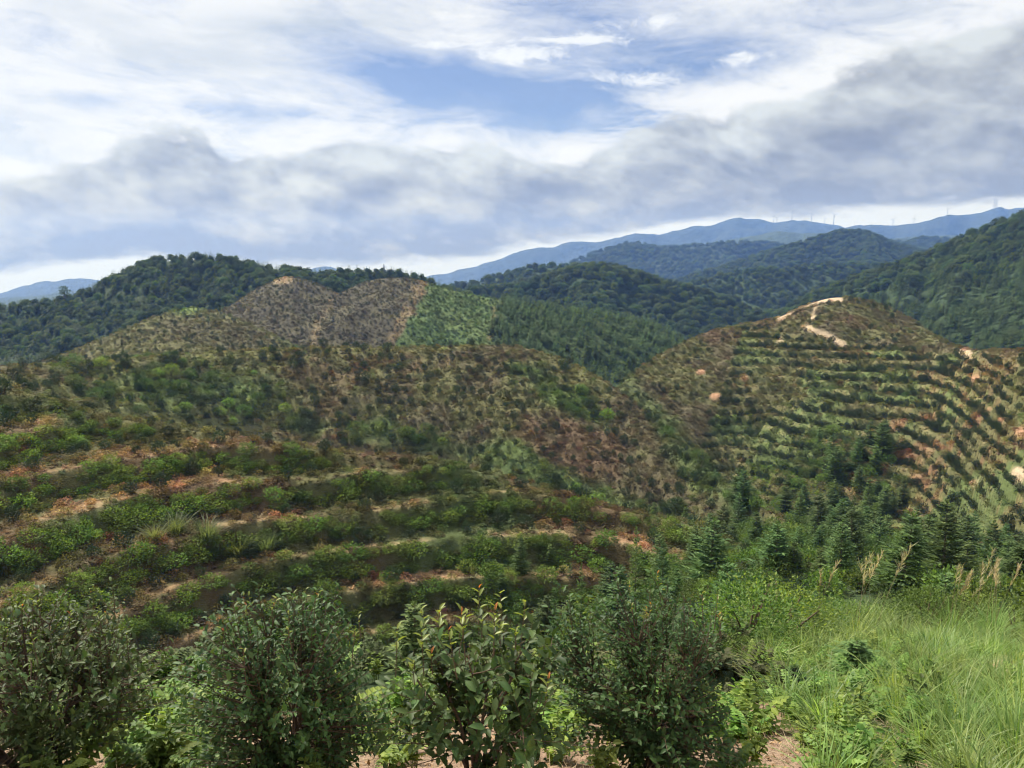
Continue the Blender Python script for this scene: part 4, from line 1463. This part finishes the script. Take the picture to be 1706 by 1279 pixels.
    for i in pick:
        o = bpy.data.objects.new('leaf', LEAF_ME)
        COL.objects.link(o)
        o.parent = root
        m4 = Matrix(((x[i, 0] * L_[i], y[i, 0] * L_[i] * .52, z[i, 0] * L_[i], P_[i, 0]), (x[i, 1] * L_[i], y[i, 1] * L_[i] * .52, z[i, 1] * L_[i], P_[i, 1]),
                     (x[i, 2] * L_[i], y[i, 2] * L_[i] * .52, z[i, 2] * L_[i], P_[i, 2]), (0, 0, 0, 1)))
        o.matrix_local = m4
    obj('foliage', mesh_np('foliage', *leaves(LEAF8, P_[rest], D_[rest], N_[rest], L_[rest], L_[rest] * .52), M['camellia'], True), root, kind='stuff')
    if sh_P:
        q = np.array(sh_L)
        obj('young_shoots', mesh_np('young_shoots', *leaves(LEAF8, np.array(sh_P), np.array(sh_D), np.array(sh_N), q, q * .42), M['shoot'], True), root, label='pale yellow-green young leaves', kind='stuff')
    if rd_P:
        q = np.array(rd_L)
        obj('red_buds', mesh_np('red_buds', *leaves(LEAF8, np.array(rd_P), np.array(rd_D), np.array(rd_N), q * .8, q * .30), M['red'], True), root, label='orange-red new leaf buds', kind='stuff')
    return root


LEAF_ME = mesh_np('leaf', LEAF8[0] * np.array([1, 1, 1]), LEAF8[1], M['camellia'], True)
camellia('tea_oil_bush', 45, 4.7, 1000, .75, .052, 800, 9, 1, 'broad dark bush with a cluster of orange buds at the open end of the row', stems=12, shoots=14)
camellia('tea_oil_bush', 185, 6.4, 985, .34, .050, 150, 9, 2, 'small dark bush tucked behind the broad bush with orange buds', stems=5, shoots=3)
camellia('tea_oil_bush', 478, 4.6, 985, .64, .052, 800, 9, 3, 'dense olive-green rounded bush beside the loose bush with long shoots', stems=12, shoots=16)
camellia('tea_oil_bush', 790, 4.5, 1038, .61, .090, 200, 8, 4, 'loose open bush with large oval leaves and tall pale shoots', stems=9, shoots=6, open_=1, tall_shoots=14)
camellia('tea_oil_bush', 1092, 5.0, 970, .645, .050, 820, 9, 5, 'tall dense dark bush standing next to the bright grass', stems=12, shoots=12)


# ------------------------------------------------------------------ foreground plants
def spot(u, v, d):
    """ground point at distance d in the direction of a column"""
    s, _ = unproj(u, v)
    x = float(s * d)
    return x, d, float(ground_z(np.array([x]), np.array([d]))[0])


gz = isH['front']
bankmask = gz & (U + (V - 1200) * -.6 > 1300) & (D > 4.0)
grassd = np.where(bankmask, 9.0 * np.clip(.3 + NOISE2 * 1.5, .3, 1.6), 0) * np.where(np.hypot(U - 1660, V - 1120) < 26, .05, 1.0)
grassd = np.where(bankmask & (U < 1500) & (V > 1120), grassd * .55, grassd)
ax_, ay_, aj_, ai_ = sample(grassd, 1.0, (-300, 2000))
q = rng.uniform(.65, 1.25, len(ax_)) * np.interp(ay_, [5, 17], [.65, 1.0])
instancer('bank_grass', np.stack([ax_, ay_, ground_z(ax_, ay_) - .02], 1), rots(len(ax_), .18), np.stack([q * 1.15, q * 1.15, q], 1), rng.integers(0, 4, len(ax_)), grass_one, None, 'long bright grass covering the bank')
fernd = np.where(bankmask & (NOISE2 > .44), 5.0, 0) + np.where(bankmask & (V > 1080) & (U < 1560), 7.0, 0)
ax_, ay_, aj_, ai_ = sample(fernd, 1.0, (-300, 2000))
q = rng.uniform(.45, .95, len(ax_))
instancer('bank_ferns', np.stack([ax_, ay_, ground_z(ax_, ay_)], 1), rots(len(ax_), .2), np.stack([q, q, q], 1), rng.integers(0, 5, len(ax_)), hfern_one + herb_one, None, 'light green ferns and leafy herbs among the bank grass')

# undergrowth between and behind the bushes
left = gz & ~bankmask
hd = np.where(left & (D > 6.3) & (D < 8.2), 7.0, 0) + np.where(left & (D > 4.6) & (D < 8.2) & (U > 200) & (U < 345), 16.0, 0) + np.where(left & (D > 4.6) & (D < 7) & (U > 610) & (U < 700), 9.0, 0) + np.where(left & (D > 5) & (D < 7) & (U > 900) & (U < 980), 7.0, 0) + np.where(left & (D > 4.2) & (D <= 6.3), np.where(U < 560, 4.0, 1.8), 0)
ax_, ay_, aj_, ai_ = sample(hd, 1.0, (-300, 2000))
q = rng.uniform(.5, 1.1, len(ax_))
instancer('bank_herbs', np.stack([ax_, ay_, ground_z(ax_, ay_)], 1), rots(len(ax_), .2), np.stack([q, q, q], 1), rng.integers(0, 5, len(ax_)), herb_one + hfern_one, None, 'bright leafy herbs and ferns between the bushes')
ud = np.where(gz & ~bankmask & (D > 10), .5, 0) + np.where(gz & bankmask & (D > 17), .4, 0)
ax_, ay_, aj_, ai_ = sample(ud, 3.0, (-300, 2000))
q = rng.uniform(.6, 1.35, len(ax_)) * np.interp(ay_, [8, 14, 40], [.6, .8, 1.3])
instancer('bank_undergrowth', np.stack([ax_, ay_, ground_z(ax_, ay_) - .1], 1), rots(len(ax_)), np.stack([q, q, q * .9], 1), rng.integers(0, 4, len(ax_)), thicket_one + [shrub_fine[0]], None, 'shrubs covering the slope below the bank')
cd = np.where(gz & ~bankmask & (D > 8.0), 3.0, 0)
ax_, ay_, aj_, ai_ = sample(cd, 2.0, (-300, 2000))
q = rng.uniform(.6, 1.2, len(ax_))
instancer('slope_ferns', np.stack([ax_, ay_, ground_z(ax_, ay_)], 1), rots(len(ax_), .2), np.stack([q, q, q], 1), rng.integers(0, 2, len(ax_)), [cover_fine[0], cover_fine[1]],
          np.clip(lerp(np.broadcast_to(GREEN, (len(ax_), 3)), OLIVE, rng.random(len(ax_))), 0.01, .5), 'ferns on the slope below the bank')

# straw and fallen leaves on the bare earth
nst = 5200
stx, sty = rng.uniform(-4.2, 3.4, nst), rng.uniform(4.2, 7.6, nst)
stz = ground_z(stx, sty)
a = rng.uniform(0, 6.283, nst)
sd = np.stack([np.cos(a), np.sin(a), rng.normal(.05, .22, nst)], 1)
ln = rng.uniform(.04, .24, nst)
obj('straw_litter', mesh_np('straw_litter', *leaves(STRIP, np.stack([stx, sty, stz + .012], 1), sd, np.array([0, 0, 1.]) + rng.normal(0, .3, (nst, 3)), ln, np.full(nst, .005)), M['straw']), kind='stuff', label='straw and dry grass stalks strewn on the earth')
nfl = 2600
flx, fly = rng.uniform(-4.2, 3.0, nfl), rng.uniform(4.2, 7.4, nfl)
flz = ground_z(flx, fly)
ln = rng.uniform(.03, .065, nfl)
lit = leaf_mat('fallen_leaf', (0.16, 0.08, 0.045), (0.42, 0.24, 0.14), .8, .1, var=.2)
obj('leaf_litter', mesh_np('leaf_litter', *leaves(LEAF4, np.stack([flx, fly, flz + .02], 1), rng.normal(0, 1, (nfl, 3)) * [1, 1, .25], np.array([0, 0, 1.]) + rng.normal(0, .35, (nfl, 3)), ln, ln * .5), lit), kind='stuff', label='brown fallen leaves on the earth under the bushes')

# feathery grey-green clumps on the lowest near terraces
for n_, (u, v, d, w) in enumerate(((300, 985, 62, 2.6), (350, 975, 62.5, 2.8), (400, 962, 63, 2.8), (445, 955, 64, 2.4), (265, 1010, 60, 2.2), (620, 990, 57, 2.0), (830, 940, 57, 2.4), (870, 935, 57, 2.6), (915, 925, 57, 2.2), (780, 955, 57, 2.0), (690, 900, 61, 1.8))):
    s, t = unproj(u, v)
    x, y = s * d, d
    lab = 'feathery grey-green shrub on the lowest terrace bank above the dense olive bush' if u < 500 else 'feathery grey-green shrub in the thicket above the loose bush with long shoots'
    single('feathery_shrub', feather_one[n_ % 2], (x, y, float(ground_z(np.array([x]), np.array([y]))[0])), w * .8, w, n_ * 1.3, lab, 'shrub', 'feathery shrubs above the dense bush' if u < 500 else 'feathery shrubs above the loose bush')


def fir_thing(u, d, top_v, wid, label, t=0):
    x, y, z = spot(u, 1000, d)
    _, tt = unproj(u, top_v)
    h = tt * d - z
    o = obj('fir_sapling', None, label=label, cat='tree', loc=(x, y, z - .02))
    obj('crown', fir_c[t], o)
    obj('trunk', fir_t[t], o)
    o.scale = (wid / .6, wid / .6, h)
    o.rotation_euler = (0, 0, u * .1)


fir_thing(690, 8.6, 1000, .85, 'pale fir sapling with spreading fronds behind the loose bush', 0)
fir_thing(1432, 9.2, 1062, .95, 'small spreading fir sapling sunk in the bright grass', 1)
fir_thing(1330, 8.2, 1105, .55, 'tiny fir sapling beside the spreading one in the grass', 2)
for (u, d, tv, w, lab, t) in ((1058, 47, 878, 1.5, 'narrow dark fir on the last terrace of the near spur', 0), (1103, 46, 896, 1.6, 'narrow blue-green fir next to the narrow dark one', 1), (968, 46, 940, 1.3, 'short blue-green fir below the near terraces', 2),
                              (925, 44, 960, 1.3, 'short fir beside the short blue-green one', 0), (860, 42, 995, 1.3, 'bushy young fir over the loose bush with long shoots', 1), (1290, 44, 868, 3.0, 'tall broad dark fir behind the bright grass', 2), (1210, 36, 930, 2.4, 'light green fir beside the tall dense dark bush', 1),
                              (1605, 42, 900, 2.6, 'blue-green fir behind the silver grass plumes', 0), (1690, 36, 905, 2.8, 'blue-green fir at the end of the valley row', 1), (1400, 62, 880, 2.6, 'dark fir over the arching silver grass', 2)):
    fir_thing(u, d, tv, w, lab, t)


def silver_grass(u, d, h, n_pl, label, seed, spread=.5, dry=False):
    r_ = np.random.default_rng(seed)
    x, y, z = spot(u, 1050, d)
    o = obj('silver_grass', None, loc=(x, y, z), label=label, cat='grass clump', group='silver grass on the bank')
    obj('blades', mesh_np('blades', *blades_mesh(190, h * .62, spread, .013, seed, 1.15, 4), M['grass'] if not dry else M['straw']), o)
    for i in range(n_pl):
        a = r_.uniform(0, 6.283)
        tip = np.array([math.cos(a) * .35 * h * r_.random() + .12, math.sin(a) * .25 * h * r_.random(), h * r_.uniform(.85, 1.15)])
        t = np.linspace(0, 1, 6)[:, None]
        b = np.array([r_.normal(0, .08), r_.normal(0, .08), 0])
        pts = b + (tip - b) * np.concatenate([t ** 1.5, t ** 1.5, t], 1)
        st = obj('stalk', mesh_np('stalk', *tubes([(pts, np.linspace(.005, .002, 6))], 4), M['straw']), o)
        m_ = 34
        f = r_.uniform(.74, 1.0, m_)
        pp = np.stack([np.interp(f, t[:, 0], pts[:, c]) for c in range(3)], 1)
        dd = np.stack([r_.normal(.25, .35, m_), r_.normal(0, .35, m_), np.full(m_, .9)], 1)
        obj('plume', mesh_np('plume', *leaves(STRIP, pp, dd, r_.normal(0, 1, (m_, 3)), r_.uniform(.07, .15, m_) * h / 1.4, np.full(m_, .012)), M['plume']), st)


for n_, (u, d, w, lab) in enumerate(((1250, 13.0, 1.5, 'yellow-green rounded shrub where the bright grass meets the dense bush'), (1300, 14.5, 1.7, 'wide light green shrub at the back edge of the grass'), (1345, 16.0, 1.4, 'low twiggy shrub beside the small silver grass clump'),
                                      (1400, 17.0, 1.3, 'small round shrub below the arching silver grass'), (1545, 17.5, 1.5, 'grey-green shrub between two silver grass clumps'), (1700, 17.0, 1.5, 'leafy shrub past the leaning cream plumes'))):
    x, y, z = spot(u, 1000, d)
    o = single('bank_shrub', shrub_fine[n_ % 3], (x, y, z - .1), w * .75, w, n_ * 1.7, lab, 'shrub', 'shrubs at the back of the grass')
silver_grass(1455, 15.5, 2.0, 4, 'arching silver grass clump with bent straw plumes beside dark firs', 501, .7)
silver_grass(1425, 15.0, 1.8, 2, 'silver grass clump with two bent plumes at the edge of the bank', 502)
silver_grass(1365, 14.5, 1.5, 2, 'small silver grass clump with upright rusty plumes', 503, .3)
silver_grass(1585, 16.5, 1.6, 6, 'silver grass clump with a fan of pinkish plumes', 504, .3)
silver_grass(1615, 17.0, 1.9, 3, 'silver grass clump with tall upright plumes', 505, .3)
silver_grass(1655, 16.2, 1.7, 5, 'silver grass clump with leaning cream plumes', 506, .35)
silver_grass(1500, 14.0, 1.3, 0, 'plain silver grass tussock without plumes behind the grass', 507, .6)
for (u, d, h, w, sd_, lab) in ((1655, 9.6, .55, .6, 511, 'round bright green grass tussock above the dry straw patch'), (1700, 5.5, .62, .8, 512, 'big arching pale grass tussock low on the bank'), (1600, 6.2, .5, .6, 513, 'loose pale grass tussock beside the big arching one')):
    x, y, z = spot(u, 1150, d)
    o = obj('grass_tussock', mesh_np('grass_tussock', *blades_mesh(190, h, w * .6, .012, sd_, 1.25, 5), M['grass']), loc=(x, y, z - .02), label=lab, cat='grass clump', group='tussocks on the bank')
for (u, d, h, sd_, lab) in ((272, 6.4, .55, 521, 'tall bright herb with star-shaped leaves between two bushes'), (240, 6.1, .40, 522, 'pale leafy herb under the small bush'), (1530, 7.4, .5, 523, 'grey-green leafy weed standing in the grass'), (1428, 6.6, .45, 524, 'dark straggly weed in front of the spreading sapling'), (1240, 6.3, .4, 525, 'leafy weed with reddish stems at the foot of the tall dense bush')):
    x, y, z = spot(u, 1150, d)
    obj('leafy_weed', mesh_np('leafy_weed', *herb_mesh(5, h, .12, sd_, 10), M['herb'] if u < 300 else M['shrub']), loc=(x, y, z - .01), label=lab, cat='weed', group='weeds on the bank')

# the lone layered tree on the long hill
lx, ly = at(108, 500, 535)[:2]
lz = float(ground_z(np.array([lx]), np.array([ly]))[0])
lt = obj('lone_tree', None, loc=(lx, ly, lz - .3), label='lone flat-topped tree rising above the wooded hill against the sky', cat='tree')
lc, ltk = broad_mesh(12.5, 4.6, 9, 60, 900, .06, .42)
obj('crown', mesh_np('crown', *lc, M['forest']), lt)
obj('trunk', mesh_np('trunk', *ltk, M['bark']), lt)

# ------------------------------------------------------------------ wind turbines, masts and a pylon
paint_backlit = plain_mat('turbine_paint_backlit', (.42, .43, .44), (.50, .51, .52), .2, .5, 0.0)  # white turbines, with their backlit shade put into the base colour
steel = plain_mat('galvanised_steel', (.20, .21, .22), (.28, .29, .30), .5, .5, 0.0)


def blade_me(ln):
    prof = [(0, .030), (.06, .038), (.2, .062), (.5, .044), (.85, .026), (1, .006)]
    v, f = [], []
    for q, w in prof:
        c = w * ln
        v += [(-c * .5, -c * .14, q * ln), (c * .5, -c * .05, q * ln), (c * .5, c * .05, q * ln), (-c * .5, c * .14, q * ln)]
    for i in range(len(prof) - 1):
        for j in range(4):
            a, b = i * 4 + j, i * 4 + (j + 1) % 4
            f += [(a, b, b + 4), (a, b + 4, a + 4)]
    return np.array(v, float), np.array(f)


def turbine(u, v_base, v_hub, d, ang, label):
    b = at(u, v_base, d)
    h = at(u, v_hub, d)[2] - b[2]
    vv_ = RIDGE[6000 if u < 1440 else 5400]                     # stand it on the crest itself
    col_ = np.argmin(np.abs(vv_[28:32, :, 0] / vv_[28:32, :, 1] - unproj(u, v_base)[0]).mean(0))
    row_ = 26 + int(np.argmax(vv_[26:34, col_, 2] / vv_[26:34, col_, 1]))
    b = np.array([vv_[row_, col_, 0], vv_[row_, col_, 1], vv_[row_, col_, 2] - h * (.35 if h < 40 else .03)])
    h = max(h, 46.0)
    o = obj('wind_turbine', None, loc=(b[0], b[1], b[2]), label=label, cat='wind turbine', group='turbines on the blue ridge')
    r = h * .046
    obj('tower', mesh_np('tower', *tubes([(np.array([[0, 0, -h * .35], [0, 0, h * .5], [0, 0, h]]), np.array([r, r * .8, r * .6]))], 10), paint_backlit, True), o)
    nv = np.array([[x, y, z] for y in (-.085, .06) for (x, z) in ((-.030, -.020), (.030, -.020), (.030, .030), (-.030, .030))]) * h + [0, 0, h]
    nf = np.array([[0, 1, 2], [0, 2, 3], [4, 6, 5], [4, 7, 6], [0, 4, 5], [0, 5, 1], [1, 5, 6], [1, 6, 2], [2, 6, 7], [2, 7, 3], [3, 7, 4], [3, 4, 0]])
    obj('nacelle', mesh_np('nacelle', nv, nf, paint_backlit), o)
    hb = obj('hub', mesh_np('hub', *tubes([(np.array([[0, -.14, 0], [0, -.115, 0], [0, -.08, 0]]) * h, np.array([.008, .030, .032]) * h)], 8), paint_backlit, True), o)
    hb.location = (0, 0, h)
    bm = mesh_np('blade', *blade_me(h * .62), paint_backlit, True)
    for k in range(3):
        bl = obj('blade', bm, hb)
        bl.location = (0, -.108 * h, 0)
        bl.rotation_euler = (0, R(ang + 120 * k), 0)
    o.rotation_euler = (0, 0, R(ang * .4 - 15))


TL = 'white wind turbine on the long blue ridge among its evenly tall neighbours'
turbine(1288, 371, 360, 6000, 10, 'wind turbine beside a smaller one where the ridge dips')
turbine(1294, 371, 363.5, 6250, 50, 'smaller wind turbine set back where the ridge dips')
turbine(1318, 368.5, 353, 6000, 70, 'tallest-looking wind turbine on the swell of the blue ridge after the dip')
turbine(1352, 369, 355, 6000, 20, 'wind turbine midway along the flat blue ridge')
turbine(1374, 372.5, 367, 6300, 95, 'wind turbine half sunk behind the flat blue ridge')
turbine(1388, 375, 358.5, 5950, 65, 'wind turbine at the falling end of the flat blue ridge')
turbine(1487, 376, 370, 5500, 40, 'small wind turbine low on the saddle between two ranges')
turbine(1522, 375, 366, 5400, 15, 'wind turbine where the second range starts to climb')
turbine(1578, 360, 355, 5500, 80, 'wind turbine peeping over the climbing range')


def lattice(name, u, v_base, v_top, d, wid, label, cat, group=None, arms=0):
    b = at(u, v_base, d)
    h = at(u, v_top, d)[2] - b[2]
    o = obj(name, None, loc=tuple(b), label=label, cat=cat, group=group)
    lg = []
    for sx_, sy_ in ((-1, -1), (1, -1), (1, 1), (-1, 1)):
        lg.append((np.array([[sx_ * wid, sy_ * wid, -h * .3], [sx_ * wid * .25, sy_ * wid * .25, h]]), np.array([.03, .02]) * wid * 4))
    for p in lg:
        obj('leg', mesh_np('leg', *tubes([p], 4), steel), o)
    br = []
    for i in range(7):
        z0, z1 = h * i / 7, h * (i + 1) / 7
        w0, w1 = wid * (1 - .58 * (i / 7) - .17), wid * (1 - .58 * ((i + 1) / 7) - .17)
        for s_ in (-1, 1):
            br.append((np.array([[-w0 * s_, -w0, z0], [w1 * s_, -w1, z1]]), np.array([.014, .014]) * wid * 4))
            br.append((np.array([[-w0, -w0 * s_, z0], [-w1, w1 * s_, z1]]), np.array([.014, .014]) * wid * 4))
    obj('bracing', mesh_np('bracing', *tubes(br, 4), steel), o)
    for i in range(arms):
        z0 = h * (.72 + .12 * i)
        obj('crossarm', mesh_np('crossarm', *tubes([(np.array([[-wid * 2.2, 0, z0], [0, 0, z0 + h * .02], [wid * 2.2, 0, z0]]), np.array([.02, .04, .02]) * wid * 4)], 4), steel), o)


lattice('radio_mast', 1656.5, 344, 330, 5400, 5, 'slender radio mast on the summit of the second range', 'mast', 'masts on the summit')
lattice('radio_mast', 1660, 344, 331, 5410, 5, 'radio mast twin standing close to the slender one on the summit', 'mast', 'masts on the summit')
lattice('power_pylon', 640, 462, 440, 590, 1.0, 'lattice power pylon poking out of the conifers on the skyline', 'pylon', None, 2)

# ------------------------------------------------------------------ haze
def build_haze():
    x0, x1, y0, y1, z0, z1 = -7800., 7800., -7800., 7800., -200., 610.
    v = np.array([[x, y, z] for z in (z0, z1) for (x, y) in ((x0, y0), (x1, y0), (x1, y1), (x0, y1))])
    f = np.array([[0, 3, 2, 1], [4, 5, 6, 7], [0, 1, 5, 4], [1, 2, 6, 5], [2, 3, 7, 6], [3, 0, 4, 7]])
    m = bpy.data.materials.new('haze')
    m.use_nodes = True
    g = NG(m.node_tree)
    pv_ = g.n('ShaderNodeVolumePrincipled')
    pv_.inputs['Color'].default_value = (.22, .41, 1.0, 1)
    pv_.inputs['Absorption Color'].default_value = (1, 1, 1, 1)
    pv_.inputs['Density'].default_value = 1.2e-4
    pv_.inputs['Anisotropy'].default_value = 0.1
    out = g.n('ShaderNodeOutputMaterial')
    g.t.links.new(pv_.outputs[0], out.inputs['Volume'])
    m.cycles.volume_sampling = 'DISTANCE'
    obj('haze', mesh_np('haze', v, f, m), kind='stuff')


build_haze()
